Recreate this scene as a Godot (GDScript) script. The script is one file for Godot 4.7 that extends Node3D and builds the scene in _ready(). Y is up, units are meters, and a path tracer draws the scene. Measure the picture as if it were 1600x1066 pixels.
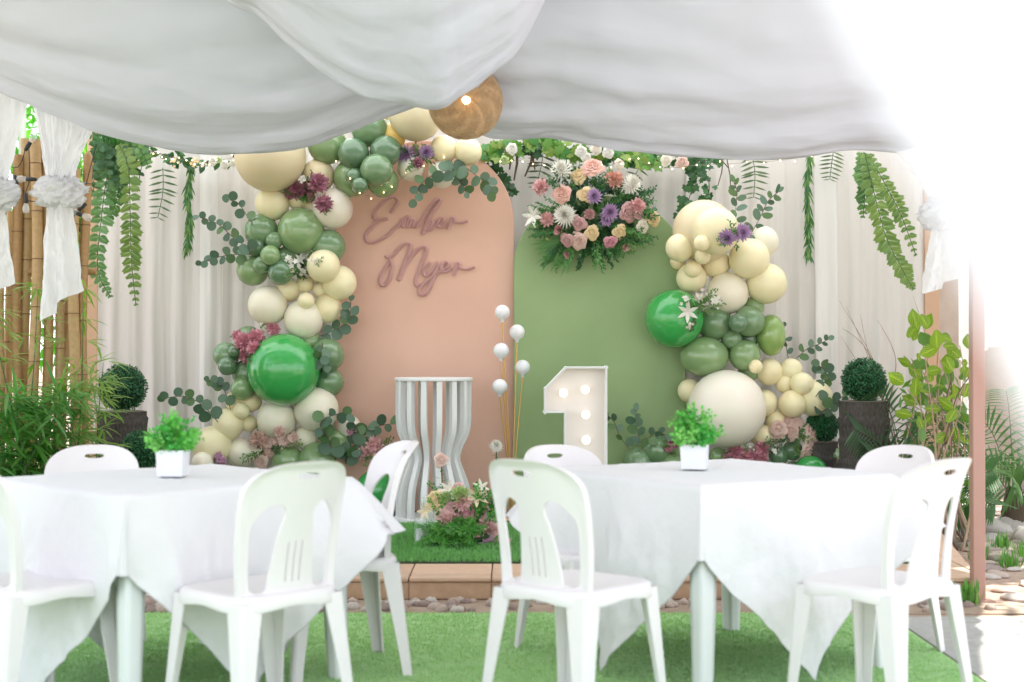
extends Node3D
# A garden birthday set: draped canopy, curtain backdrop with two arch panels, balloon garlands,
# and two dressed tables with white plastic chairs standing on a lawn in front of it.

const EYE := 1.18          # camera height
const PITCH := 0.0108
const FOCAL := 2222.0      # focal length in photograph pixels (a 50 mm lens)
const DECK := 0.11         # height of the tiled platform

var rng := RandomNumberGenerator.new()
var used := {}
var mats := {}
var shapes := {}

# ------------------------------------------------------------------ mesh builder
class M:
	var v := PackedVector3Array()
	var n := PackedVector3Array()
	var t := PackedVector2Array()
	var c := PackedColorArray()
	var i := PackedInt32Array()
	var tint := Color(1, 1, 1)
	var tinted := false

	func put(p: Vector3, nn: Vector3, uv: Vector2) -> int:
		v.append(p); n.append(nn); t.append(uv); c.append(tint)
		return v.size() - 1

	func tri(a: int, b: int, d: int) -> void:      # counter-clockwise round the normal
		i.append(a); i.append(d); i.append(b)

	func grid(nu: int, nv: int, f: Callable, wrap := false) -> void:
		var p := PackedVector3Array()
		for b in nv + 1:
			for a in nu + 1:
				p.append(f.call(float(a) / nu, float(b) / nv))
		var w := nu + 1
		var start := v.size()
		for b in nv + 1:
			for a in w:
				var al := a - 1
				var ar := a + 1
				if wrap:
					al = nu - 1 if a == 0 else a - 1
					ar = 1 if a == nu else a + 1
				else:
					al = maxi(al, 0)
					ar = mini(ar, nu)
				var du: Vector3 = p[b * w + ar] - p[b * w + al]
				var dv: Vector3 = p[mini(b + 1, nv) * w + a] - p[maxi(b - 1, 0) * w + a]
				var nn := du.cross(dv)
				if nn.length_squared() < 1e-16:
					var bb := 1 if b == 0 else nv - 1
					du = p[bb * w + ar] - p[bb * w + al]
					nn = du.cross(dv)
				put(p[b * w + a], nn.normalized(), Vector2(float(a) / nu, float(b) / nv))
		for b in nv:
			for a in nu:
				var k := start + b * w + a
				tri(k, k + 1, k + w + 1)
				tri(k, k + w + 1, k + w)

	func lathe(profile: Array, seg := 24, at := Vector3.ZERO, basis := Basis()) -> void:
		var last := profile.size() - 1
		grid(seg, last, func(u: float, w: float) -> Vector3:
			var q: Vector2 = profile[roundi(w * last)]
			var a := -TAU * u
			return at + basis * Vector3(cos(a) * q.x, q.y, sin(a) * q.x), true)

	func ball(at: Vector3, r: float, seg := 12, rings := 8, squash := Vector3.ONE) -> void:
		grid(seg, rings, func(u: float, w: float) -> Vector3:
			var a := -TAU * u
			var e := PI * w
			return at + Vector3(cos(a) * sin(e), -cos(e), sin(a) * sin(e)) * r * squash, true)

	func tube(pts: Array, radii: Array, sides := 6, flat := 1.0, caps := true) -> void:
		var last := pts.size() - 1
		var ups := []
		var sds := []
		var up := Vector3(0, 0, 1)
		for k in last + 1:
			var d: Vector3 = (pts[mini(k + 1, last)] - pts[maxi(k - 1, 0)]).normalized()
			if absf(d.dot(up)) > 0.98:
				up = Vector3(1, 0, 0) if absf(d.x) < 0.9 else Vector3(0, 1, 0)
			var sd := d.cross(up).normalized()
			up = sd.cross(d).normalized()
			ups.append(up); sds.append(sd)
		grid(sides, last, func(u: float, w: float) -> Vector3:
			var k := roundi(w * last)
			var a := TAU * u
			var r: float = radii[mini(k, radii.size() - 1)]
			return pts[k] + (sds[k] * cos(a) + ups[k] * sin(a) * flat) * r, true)
		if caps:
			for e in [0, last]:
				var r: float = radii[mini(e, radii.size() - 1)]
				if r < 0.0005:
					continue
				var d: Vector3 = (pts[1] - pts[0] if e == last and last == 0 else pts[maxi(e, 1)] - pts[maxi(e, 1) - 1]).normalized() * (1.0 if e else -1.0)
				var ring := []
				for k in sides:
					var a := TAU * k / sides
					ring.append(pts[e] + (sds[e] * cos(a) + ups[e] * sin(a) * flat) * r)
				if e == 0:
					ring.reverse()
				poly(ring, d)

	func poly(ring: Array, want := Vector3.ZERO) -> void:     # flat convex polygon, counter-clockwise
		var nn: Vector3 = (ring[1] - ring[0]).cross(ring[2] - ring[0]).normalized()
		if want != Vector3.ZERO and nn.dot(want) < 0:
			ring = ring.duplicate(); ring.reverse(); nn = -nn
		var s := v.size()
		for q in ring:
			put(q, nn, Vector2(q.x, q.y))
		for k in range(1, ring.size() - 1):
			tri(s, s + k, s + k + 1)

	func box(at: Vector3, size: Vector3, basis := Basis(), chamfer := 0.0) -> void:
		var h := size / 2
		var ch := minf(chamfer, minf(h.x, minf(h.y, h.z)) * 0.6)
		var ax := [Vector3.RIGHT, Vector3.UP, Vector3.BACK]
		for k in 3:
			for s in [-1.0, 1.0]:
				var o: Vector3 = ax[k] * s
				var a: Vector3 = ax[(k + 1) % 3]
				var b: Vector3 = ax[(k + 2) % 3]
				var ha := h[(k + 1) % 3] - ch
				var hb := h[(k + 2) % 3] - ch
				var q := []
				for sg in [[-1, -1], [1, -1], [1, 1], [-1, 1]]:
					q.append(at + basis * (o * h[k] + a * ha * sg[0] + b * hb * sg[1]))
				poly(q, basis * o)
		if ch > 0.0:
			for k in 3:
				var ia := (k + 1) % 3
				var ib := (k + 2) % 3
				for sa in [-1.0, 1.0]:
					for sb in [-1.0, 1.0]:
						var q := []
						for e in [[-1, 0], [1, 0], [1, 1], [-1, 1]]:
							var p := Vector3.ZERO
							p[k] = (h[k] - ch) * e[0]
							p[ia] = (h[ia] - (0.0 if e[1] == 0 else ch)) * sa
							p[ib] = (h[ib] - (ch if e[1] == 0 else 0.0)) * sb
							q.append(at + basis * p)
						var out := Vector3.ZERO
						out[ia] = sa; out[ib] = sb
						poly(q, basis * out)
			for sx in [-1.0, 1.0]:
				for sy in [-1.0, 1.0]:
					for sz in [-1.0, 1.0]:
						var s := Vector3(sx, sy, sz)
						poly([at + basis * (Vector3(h.x, h.y - ch, h.z - ch) * s), at + basis * (Vector3(h.x - ch, h.y, h.z - ch) * s), at + basis * (Vector3(h.x - ch, h.y - ch, h.z) * s)], basis * s)

	func slab(outline: PackedVector2Array, z0: float, z1: float, bevel := 0.004) -> void:   # outline in x y, thickness along z
		var o := outline
		if Geometry2D.is_polygon_clockwise(o):
			o = o.duplicate(); o.reverse()
		var inner := o
		var got := Geometry2D.offset_polygon(o, -bevel, Geometry2D.JOIN_MITER)
		var same := got.size() == 1 and got[0].size() == o.size()
		if same:
			inner = PackedVector2Array()
			for q in o:                          # nearest inner point keeps the order
				var best: Vector2 = got[0][0]
				for g in got[0]:
					if g.distance_squared_to(q) < best.distance_squared_to(q):
						best = g
				inner.append(best)
		var tris := Geometry2D.triangulate_polygon(inner)
		for side in [1, -1]:
			var s := v.size()
			for q in inner:
				put(Vector3(q.x, q.y, z1 if side > 0 else z0), Vector3(0, 0, side), q)
			for k in range(0, tris.size(), 3):
				var a: Vector2 = inner[tris[k]]
				var b: Vector2 = inner[tris[k + 1]]
				var d: Vector2 = inner[tris[k + 2]]
				var ccw := (b - a).cross(d - a) > 0
				if ccw == (side > 0):
					tri(s + tris[k], s + tris[k + 1], s + tris[k + 2])
				else:
					tri(s + tris[k], s + tris[k + 2], s + tris[k + 1])
		var m := o.size()
		var bz := bevel if same else 0.0
		for k in m:
			var a := o[k]
			var b := o[(k + 1) % m]
			var e := (b - a).normalized()
			var out := Vector3(e.y, -e.x, 0)
			poly([Vector3(a.x, a.y, z0 + bz), Vector3(b.x, b.y, z0 + bz), Vector3(b.x, b.y, z1 - bz), Vector3(a.x, a.y, z1 - bz)], out)
			if same:
				var ia := inner[k]
				var ib := inner[(k + 1) % m]
				poly([Vector3(a.x, a.y, z1 - bz), Vector3(b.x, b.y, z1 - bz), Vector3(ib.x, ib.y, z1), Vector3(ia.x, ia.y, z1)], out + Vector3(0, 0, 1))
				poly([Vector3(a.x, a.y, z0 + bz), Vector3(b.x, b.y, z0 + bz), Vector3(ib.x, ib.y, z0), Vector3(ia.x, ia.y, z0)], out - Vector3(0, 0, 1))

	# a pointed leaf from p along d, its face towards face, bent by droop
	func leaf(p: Vector3, d: Vector3, face: Vector3, length: float, width: float, droop := 0.15, segs := 2) -> void:
		var sd := d.cross(face).normalized()
		if sd.length_squared() < 0.5:
			sd = d.cross(Vector3(0.31, 0.9, 0.3)).normalized()
		var nn := sd.cross(d).normalized()
		var s := v.size()
		for k in segs + 1:
			var f := float(k) / segs
			var w := width * 0.5 * (sin(PI * clampf(f * 0.92 + 0.08, 0.0, 1.0)) if k < segs else 0.04)
			var q := p + d * length * f - nn * droop * length * f * f
			put(q - sd * w, (nn - sd * 0.35).normalized(), Vector2(0, f))
			put(q + sd * w, (nn + sd * 0.35).normalized(), Vector2(1, f))
		for k in segs:
			var a := s + k * 2
			tri(a, a + 1, a + 3)
			tri(a, a + 3, a + 2)

	func merge(o: M, x: Transform3D) -> void:
		var s := v.size()
		for k in o.v.size():
			v.append(x * o.v[k])
			n.append((x.basis * o.n[k]).normalized())
			t.append(o.t[k])
			c.append(o.c[k] if o.tinted else tint)
		for k in o.i:
			i.append(s + k)

	func mesh() -> ArrayMesh:
		var a := []
		a.resize(Mesh.ARRAY_MAX)
		a[Mesh.ARRAY_VERTEX] = v
		a[Mesh.ARRAY_NORMAL] = n
		a[Mesh.ARRAY_TEX_UV] = t
		if tinted:
			a[Mesh.ARRAY_COLOR] = c
		a[Mesh.ARRAY_INDEX] = i
		var m := ArrayMesh.new()
		m.add_surface_from_arrays(Mesh.PRIMITIVE_TRIANGLES, a)
		return m

# ------------------------------------------------------------------ scene helpers
func spot(px: float, py: float, d: float) -> Vector3:      # the point of the garden seen there at that distance
	var vy := (533.0 - py) / FOCAL
	var k := d / (cos(PITCH) - vy * sin(PITCH))
	return Vector3((px - 800.0) / FOCAL * k, EYE + (vy * cos(PITCH) + sin(PITCH)) * k, -d)

func numbered(called: String, parent: Node) -> String:
	var key := str(parent.get_instance_id()) + called
	var k: int = used.get(key, 0)
	used[key] = k + 1
	return called if k == 0 else "%s_%03d" % [called, k]

func tag(o: Node, label := "", category := "", group := "", kind := "") -> void:
	for p in [["label", label], ["category", category], ["group", group], ["kind", kind]]:
		if p[1] != "":
			o.set_meta(p[0], p[1])

func thing(called: String, label: String, category: String, at := Vector3.ZERO, group := "", turn := 0.0) -> Node3D:
	var o := Node3D.new()
	o.name = numbered(called, self)
	add_child(o)
	o.position = at
	o.rotation.y = turn
	tag(o, label, category, group)
	return o

func obj(called: String, shape, m: Material, parent: Node = self) -> MeshInstance3D:
	var o := MeshInstance3D.new()
	o.name = numbered(called, parent)
	o.mesh = shape.mesh() if shape is M else shape
	o.material_override = m
	parent.add_child(o)
	return o

func struct(called: String, shape, m: Material) -> MeshInstance3D:
	var o := obj(called, shape, m)
	o.set_meta("kind", "structure")
	return o

func at_pose(o: Node3D, p: Vector3, b := Basis()) -> Node3D:
	o.transform = Transform3D(b, p)
	return o

func lin(r: float, g: float, b: float) -> Color:
	return Color(r, g, b).linear_to_srgb()

func mat(key: String, col: Color, rough := 0.7, opts := {}) -> StandardMaterial3D:
	if mats.has(key):
		return mats[key]
	var m := StandardMaterial3D.new()
	m.resource_name = key
	m.albedo_color = col
	m.roughness = rough
	m.cull_mode = BaseMaterial3D.CULL_DISABLED
	for k in opts:
		m.set(k, opts[k])
	mats[key] = m
	return m

func noise_tex(freq: float, a: Color, b: Color, size := 256, octaves := 4, sd := 1, type := FastNoiseLite.TYPE_SIMPLEX_SMOOTH) -> NoiseTexture2D:
	var f := FastNoiseLite.new()
	f.seed = sd
	f.noise_type = type
	f.frequency = freq
	f.fractal_octaves = octaves
	var t := NoiseTexture2D.new()
	t.width = size
	t.height = size
	t.seamless = true
	t.noise = f
	var g := Gradient.new()
	g.set_color(0, a)
	g.set_color(1, b)
	t.color_ramp = g
	return t

func textured(key: String, a: Color, b: Color, freq: float, scale: float, rough := 0.8, bump := 0.0, opts := {}) -> StandardMaterial3D:
	if mats.has(key):
		return mats[key]
	var m := mat(key, Color.WHITE, rough, opts)
	m.albedo_texture = noise_tex(freq, a, b, 256, 5, key.hash() % 997)
	m.uv1_triplanar = true
	m.uv1_world_triplanar = true
	m.uv1_scale = Vector3.ONE * scale
	if bump > 0.0:
		m.heightmap_enabled = true
		m.heightmap_texture = noise_tex(freq * 1.7, Color.BLACK, Color.WHITE, 256, 5, 5 + key.hash() % 997)
		m.heightmap_scale = bump
	return m

func curve_y(pts: Array, x: float) -> float:               # smooth through a table of points
	if x <= pts[0][0]:
		return pts[0][1]
	for k in range(1, pts.size()):
		if x <= pts[k][0]:
			var f: float = (x - pts[k - 1][0]) / (pts[k][0] - pts[k - 1][0])
			var p0: float = pts[maxi(k - 2, 0)][1]
			var p3: float = pts[mini(k + 1, pts.size() - 1)][1]
			return cubic_interpolate(pts[k - 1][1], pts[k][1], p0, p3, f)
	return pts[-1][1]

func spline(pts: Array, per := 6) -> Array:                # Catmull-Rom through 3D points
	var out := []
	for k in pts.size() - 1:
		var a: Vector3 = pts[maxi(k - 1, 0)]
		var b: Vector3 = pts[k]
		var c: Vector3 = pts[k + 1]
		var d: Vector3 = pts[mini(k + 2, pts.size() - 1)]
		for s in per:
			out.append(b.cubic_interpolate(c, a, d, float(s) / per))
	out.append(pts[-1])
	return out

func rnd(a: float, b: float) -> float:
	return rng.randf_range(a, b)

func rdir() -> Vector3:
	var z := rnd(-1, 1)
	var a := rnd(0, TAU)
	return Vector3(sqrt(1 - z * z) * cos(a), z, sqrt(1 - z * z) * sin(a))

func facing(up: Vector3, twist := 0.0) -> Basis:            # a basis whose y axis is up
	var y := up.normalized()
	var x := y.cross(Vector3(0.12, 0.3, 0.94)).normalized()
	if x.length_squared() < 0.5:
		x = Vector3.RIGHT
	return Basis(x, y, x.cross(y)) * Basis(Vector3.UP, twist)

# ------------------------------------------------------------------ the scene
func _ready() -> void:
	rng.seed = 20240
	var cam := Camera3D.new()
	cam.name = "camera"
	cam.position = Vector3(0, EYE, 0)
	cam.rotation.x = PITCH
	cam.fov = 26.98
	cam.near = 0.05
	cam.far = 400.0
	var lens := CameraAttributesPhysical.new()
	lens.frustum_focal_length = 50.0
	lens.frustum_focus_distance = 9.2
	lens.exposure_aperture = 2.5
	lens.frustum_near = 0.05
	lens.frustum_far = 400.0
	cam.attributes = lens
	add_child(cam)
	cam.current = true

	var env := Environment.new()
	env.background_mode = Environment.BG_SKY
	var sky := Sky.new()
	var sm := ProceduralSkyMaterial.new()
	sm.sky_top_color = Color(0.78, 0.83, 0.91)
	sm.sky_horizon_color = Color(0.95, 0.955, 0.955)
	sm.sky_curve = 0.22
	sm.ground_bottom_color = Color(0.5, 0.47, 0.42)
	sm.ground_horizon_color = Color(0.8, 0.8, 0.78)
	sm.sky_energy_multiplier = 1.0
	sky.sky_material = sm
	env.sky = sky
	env.background_energy_multiplier = 1.35
	env.tonemap_mode = Environment.TONE_MAPPER_LINEAR
	env.tonemap_exposure = 2.25
	env.sdfgi_enabled = true
	env.ssao_enabled = true
	env.ssil_enabled = true
	var we := WorldEnvironment.new()
	we.name = "world_environment"
	we.environment = env
	add_child(we)

	var sun := DirectionalLight3D.new()
	sun.name = "sun"
	sun.light_energy = 1.5
	sun.light_color = Color(1.0, 0.98, 0.945)
	sun.light_angular_distance = 0.5
	sun.shadow_enabled = true
	add_child(sun)
	sun.look_at_from_position(Vector3.ZERO, Vector3(-0.45, -0.85, 0.25), Vector3.UP)

	make_materials()
	build_ground()
	build_platform()
	build_tent()
	build_backdrop()
	build_lettering()
	build_bamboo()
	build_garden()
	build_balloons()
	build_flowers()
	build_eucalyptus()
	build_top_garlands()
	build_stage_props()
	build_tables()
	build_chairs()

func make_materials() -> void:
	var cp := textured("chair_plastic", lin(0.785, 0.74, 0.75), lin(0.80, 0.757, 0.767), 0.02, 1.6, 0.36, 0.0)
	cp.roughness_texture = noise_tex(0.02, Color(0.9, 0.9, 0.9), Color.WHITE, 256, 4, 31)
	var wc := mat("white_cloth", lin(0.775, 0.755, 0.775), 0.85, {"rim_enabled": true, "rim": 0.2})
	wc.heightmap_enabled = true
	wc.heightmap_texture = noise_tex(0.02, Color.BLACK, Color.WHITE, 512, 4, 55)
	wc.heightmap_scale = 0.14
	wc.uv1_scale = Vector3(3, 3, 1)
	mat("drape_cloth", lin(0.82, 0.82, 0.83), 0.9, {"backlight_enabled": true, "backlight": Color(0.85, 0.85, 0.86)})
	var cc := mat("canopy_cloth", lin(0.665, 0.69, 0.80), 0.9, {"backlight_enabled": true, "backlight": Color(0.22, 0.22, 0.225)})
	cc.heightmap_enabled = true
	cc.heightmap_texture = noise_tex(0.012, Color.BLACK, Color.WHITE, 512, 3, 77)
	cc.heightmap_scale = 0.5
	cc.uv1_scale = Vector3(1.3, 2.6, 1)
	mat("side_cloth", lin(0.74, 0.73, 0.74), 0.9, {"backlight_enabled": true, "backlight": Color(0.35, 0.35, 0.35)})
	mat("roof_cloth", lin(0.86, 0.86, 0.86), 0.9, {"backlight_enabled": true, "backlight": Color(1, 1, 1)})
	mat("lined_roof_cloth", lin(0.80, 0.80, 0.80), 0.9, {"backlight_enabled": true, "backlight": Color(0.05, 0.05, 0.05)})
	mat("white_paint", lin(0.78, 0.79, 0.77), 0.5)
	mat("steel_brown", lin(0.42, 0.24, 0.19), 0.5)
	mat("frame_wood", lin(0.62, 0.40, 0.26), 0.7)
	mat("dark_metal", lin(0.03, 0.03, 0.03), 0.5)
	mat("twig", lin(0.10, 0.07, 0.045), 0.8)
	mat("stem_green", lin(0.08, 0.14, 0.05), 0.7)
	mat("stem_brown", lin(0.16, 0.10, 0.07), 0.8)
	textured("soil", lin(0.30, 0.21, 0.15), lin(0.44, 0.34, 0.26), 0.02, 0.7, 0.95, 0.6)

func stone_shapes() -> Array:
	if shapes.has("stones"):
		return shapes["stones"]
	var out := []
	for k in 5:
		var m := M.new()
		var f := FastNoiseLite.new()
		f.seed = 40 + k
		f.frequency = 0.9
		m.grid(10, 6, func(u: float, w: float) -> Vector3:
			var a := -TAU * u
			var e := PI * w
			var d := Vector3(cos(a) * sin(e), -cos(e), sin(a) * sin(e))
			return d * Vector3(1, 0.62, 0.85) * (1.0 + 0.35 * f.get_noise_3dv(d * 1.3)), true)
		out.append(m.mesh())
	shapes["stones"] = out
	return out

func stone_mats() -> Array:
	return [textured("stone_a", lin(0.40, 0.30, 0.25), lin(0.55, 0.45, 0.38), 0.03, 6.0), textured("stone_b", lin(0.34, 0.24, 0.20), lin(0.46, 0.35, 0.29), 0.03, 6.0),
		textured("stone_c", lin(0.46, 0.40, 0.36), lin(0.58, 0.52, 0.47), 0.03, 6.0), textured("stone_d", lin(0.24, 0.17, 0.15), lin(0.36, 0.28, 0.24), 0.03, 6.0)]

func turf(called: String, label: String, where: Array, count: int, h: float, cols: Array, parent: Node = self) -> void:
	var m := M.new()
	for k in 7:
		var a := TAU * k / 7.0 + 0.3
		var o := Vector3(cos(a * 2.7), 0, sin(a * 2.1)) * 0.006
		m.leaf(o, Vector3(cos(a) * 0.45, 1, sin(a) * 0.45).normalized(), Vector3(cos(a), -0.3, sin(a)), 1.0 * (0.012 + 0.004 * (k % 3)), 0.0032, 0.2, 2)
	var patch := FastNoiseLite.new()
	patch.frequency = 1.6
	var mm := MultiMesh.new()
	mm.transform_format = MultiMesh.TRANSFORM_3D
	mm.use_colors = true
	mm.mesh = m.mesh()
	mm.instance_count = count
	for k in count:
		var q := Vector3(rnd(where[0], where[1]), where[4], rnd(where[2], where[3]))
		mm.set_instance_transform(k, Transform3D(Basis(Vector3.UP, rnd(0, TAU)) * Basis.from_scale(Vector3(1, h * rnd(0.8, 1.25), 1)), q))
		mm.set_instance_color(k, cols[0].lerp(cols[1], clampf(0.5 + 0.35 * patch.get_noise_2d(q.x, q.z) + rnd(-0.4, 0.4), 0.0, 1.0)))
	var o := MultiMeshInstance3D.new()
	o.name = numbered(called, parent)
	o.multimesh = mm
	o.material_override = mat("blade", Color.WHITE, 0.6, {"vertex_color_use_as_albedo": true, "backlight_enabled": true, "backlight": Color(0.5, 0.6, 0.3)})
	parent.add_child(o)
	tag(o, label, "" if label == "" else "grass", "", "stuff")

func build_ground() -> void:
	var g := M.new()
	g.poly([Vector3(-150, 0, 150), Vector3(150, 0, 150), Vector3(150, 0, -150), Vector3(-150, 0, -150)], Vector3.UP)
	struct("ground", g, mats["soil"])
	# artificial lawn that the tables stand on
	var l := M.new()
	l.box(Vector3(-1.69, 0.004, -4.25), Vector3(6.78, 0.008, 4.5))
	struct("lawn", l, textured("lawn_base", lin(0.32, 0.54, 0.22), lin(0.40, 0.62, 0.28), 0.05, 3.0, 0.9, 0.3))
	turf("lawn_grass", "short bright green artificial grass under the two dressed tables", [-5.0, 1.69, -6.5, -4.2, 0.006], 52000, 0.6, [Color(0.44, 0.69, 0.30), Color(0.58, 0.80, 0.44)])
	# sunlit concrete beside the lawn
	var pv := M.new()
	pv.box(Vector3(4.06, 0.004, -4.2), Vector3(4.70, 0.012, 4.4))
	pv.box(Vector3(0.6, 0.004, 1.1), Vector3(11.6, 0.012, 6.18))
	var pave := struct("paving", pv, textured("paving", lin(0.36, 0.345, 0.32), lin(0.46, 0.445, 0.42), 0.03, 1.2, 0.9, 0.3))
	# pebble strip along the foot of the platform
	var sh := stone_shapes()
	var ms := stone_mats()
	var strip := M.new()
	strip.box(Vector3(-1.33, 0.003, -6.68), Vector3(7.34, 0.006, 0.36))
	var path := struct("pebble_strip", strip, mats["soil"])
	for k in 190:
		var s := rnd(0.022, 0.042)
		var o := obj("stone", sh[k % 5], ms[rng.randi() % 4], path)
		at_pose(o, Vector3(rnd(-2.7, 2.3), s * 0.35, rnd(-6.84, -6.53)), Basis(Vector3.UP, rnd(0, TAU)) * Basis(Vector3.RIGHT, rnd(-0.3, 0.3)) * Basis.from_scale(Vector3.ONE * s))
	# flat stones and rubble on the bare ground beside the platform
	var rub := M.new()
	rub.box(Vector3(4.3, 0.001, -9.2), Vector3(4.1, 0.006, 5.4))
	var yard := struct("stony_ground", rub, textured("stony", lin(0.36, 0.24, 0.18), lin(0.52, 0.38, 0.30), 0.03, 1.5, 0.95, 0.5))
	for k in 170:
		var s := rnd(0.05, 0.15)
		var o := obj("flat_stone", sh[k % 5], ms[rng.randi() % 4], yard)
		var sz := rnd(-11.2, -6.55)
		at_pose(o, Vector3(rnd(edge_of(sz) + 0.1, 4.2), 0.012, sz), Basis(Vector3.UP, rnd(0, TAU)) * Basis.from_scale(Vector3(s, s * 0.35, s * 0.8)))
	for q in [[1555, 770, 9.4, 0.11], [1580, 776, 9.6, 0.13], [1548, 788, 8.9, 0.08], [1606, 790, 9.0, 0.12]]:
		var p := spot(q[0], q[1], q[2])
		p.y = q[3] * 0.3
		var o := obj("boulder", sh[int(q[0]) % 5], ms[2], yard)
		at_pose(o, p, Basis(Vector3.UP, q[0]) * Basis.from_scale(Vector3.ONE * q[3]))

func edge_of(z: float) -> float:
	return 2.26 + (-6.88 - z) * 0.2

func turned(m: M) -> M:                       # a slab drawn in x and depth, laid flat
	var o := M.new()
	o.merge(m, Transform3D(Basis(Vector3(1, 0, 0), Vector3(0, 0, -1), Vector3(0, 1, 0)), Vector3.ZERO))
	return o

func build_platform() -> void:
	var edge := func(z: float) -> float: return 2.26 + (-6.88 - z) * 0.2      # the end of the platform runs askew
	var body := M.new()
	body.slab(PackedVector2Array([Vector2(-2.88, 6.9), Vector2(edge.call(-6.9) - 0.012, 6.9), Vector2(edge.call(-10.7) - 0.012, 10.7), Vector2(-2.88, 10.7)]), 0.0, 0.09, 0.002)
	var p := struct("platform", turned(body), textured("mortar", lin(0.34, 0.22, 0.15), lin(0.42, 0.30, 0.22), 0.04, 3.0, 0.9))
	var tone := []
	for k in 4:
		var f := 0.92 + 0.05 * k
		tone.append(textured("deck_tile_%d" % k, lin(0.58 * f, 0.38 * f, 0.26 * f), lin(0.66 * f, 0.45 * f, 0.32 * f), 0.02, 2.0, 0.55, 0.05))
	var face := []
	for k in 3:
		var f := 0.9 + 0.06 * k
		face.append(textured("face_tile_%d" % k, lin(0.48 * f, 0.30 * f, 0.18 * f), lin(0.58 * f, 0.38 * f, 0.25 * f), 0.02, 2.5, 0.7, 0.1))
	var w := 0.4
	var nx := 14
	var tile := M.new()
	tile.box(Vector3.ZERO, Vector3(w - 0.006, 0.02, w - 0.006), Basis(), 0.003)
	var tm := tile.mesh()
	var nose := M.new()
	nose.box(Vector3.ZERO, Vector3(w - 0.006, 0.022, 0.13), Basis(), 0.006)
	var nm := nose.mesh()
	var riser := M.new()
	riser.box(Vector3.ZERO, Vector3(w - 0.006, 0.082, 0.014), Basis(), 0.003)
	var rm := riser.mesh()
	for a in nx:
		var x0 := -2.9 + w * a
		var x := x0 + w * 0.5
		for b in range(-1, 9):
			var z0 := -6.88 if b < 0 else -7.013 - w * b
			var z1 := -7.010 if b < 0 else z0 - w
			if a < 11 and a > 2 and b > 1 and b < 8:
				continue                       # under the turf mat
			if x0 + 0.03 > edge.call(z1):
				continue
			var th: Material = tone[rng.randi() % 4]
			if x0 + w < edge.call(z0):
				at_pose(obj("tile", nm if b < 0 else tm, th, p), Vector3(x, DECK - (0.011 if b < 0 else 0.01), (z0 + z1) / 2))
			else:                              # cut along the askew end
				var cut := M.new()
				cut.slab(PackedVector2Array([Vector2(x0 + 0.003, -z0 + 0.003), Vector2(minf(x0 + w - 0.003, maxf(edge.call(z0), x0 + 0.01)), -z0 + 0.003), Vector2(minf(x0 + w - 0.003, edge.call(z1)), -z1 - 0.003), Vector2(x0 + 0.003, -z1 - 0.003)]), DECK - 0.02, DECK, 0.002)
				obj("tile", turned(cut), th, p)
		if x0 + w < edge.call(-6.9) + 0.05:
			at_pose(obj("riser_tile", rm, face[rng.randi() % 3], p), Vector3(x, 0.045, -6.902))
	for b in 9:                              # the end that faces the stony ground
		var zz := -7.1 - w * b
		at_pose(obj("riser_tile", rm, face[rng.randi() % 3], p), Vector3(edge.call(zz) - 0.006, 0.045, zz), Basis(Vector3.UP, PI / 2 - atan(0.2)))
	# turf mat
	var mat_base := M.new()
	mat_base.box(Vector3(0, 0.004, 0), Vector3(4.4, 0.008, 2.55))
	var t := thing("turf_mat", "dark edged green artificial turf mat laid on the tiled platform", "mat", Vector3(-0.1, DECK, -8.62))
	obj("backing", mat_base, mat("turf_edge", lin(0.03, 0.06, 0.02), 0.9), t)
	turf("pile", "", [-2.19, 2.19, -0.4, 1.265, 0.006], 26000, 1.2, [Color(0.16, 0.44, 0.11), Color(0.28, 0.58, 0.20)], t)

# a hammock of cloth: low gives the height in photograph pixels of its lowest line at distance dm
func swag(low: Array, x0: float, x1: float, df: float, yf: float, dm: float, dr: float, yr: float, fold: float, sd: int) -> M:
	var m := M.new()
	var f := FastNoiseLite.new()
	f.seed = sd
	f.frequency = 1.0
	m.grid(110, 44, func(u: float, w: float) -> Vector3:
		var px := lerpf(x0, x1, u)
		var bottom := spot(px, curve_y(low, px), dm)
		var a := Vector3(bottom.x * lerpf(df / dm, 1.0, 0.6), yf, -df)
		var b := Vector3(bottom.x, yr, -dr)
		var h: Vector3
		var k := 0.0
		if w < 0.6:
			k = w / 0.6
			h = a.lerp(bottom, k)
			h.y = lerpf(a.y, bottom.y, sin(k * PI / 2))
			h.z = lerpf(a.z, bottom.z, 1.0 - pow(1.0 - k, 1.25))
		else:
			k = (w - 0.6) / 0.4
			h = bottom.lerp(b, k)
			h.y = lerpf(bottom.y, b.y, 1.0 - cos(k * PI / 2))
		var ridge := pow(absf(f.get_noise_2d(w * 5.2 + u * 0.9, u * 0.7)), 0.8) * 1.6 + f.get_noise_2d(w * 11.0 - u * 1.6, 40.0 + u * 1.3) * 0.35
		var amp := fold * sin(clampf(w * 1.05, 0, 1) * PI) * (0.5 + 0.9 * absf(u - 0.5))
		return h + Vector3(0, ridge * amp, -ridge * amp * 0.7))
	return m

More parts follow.
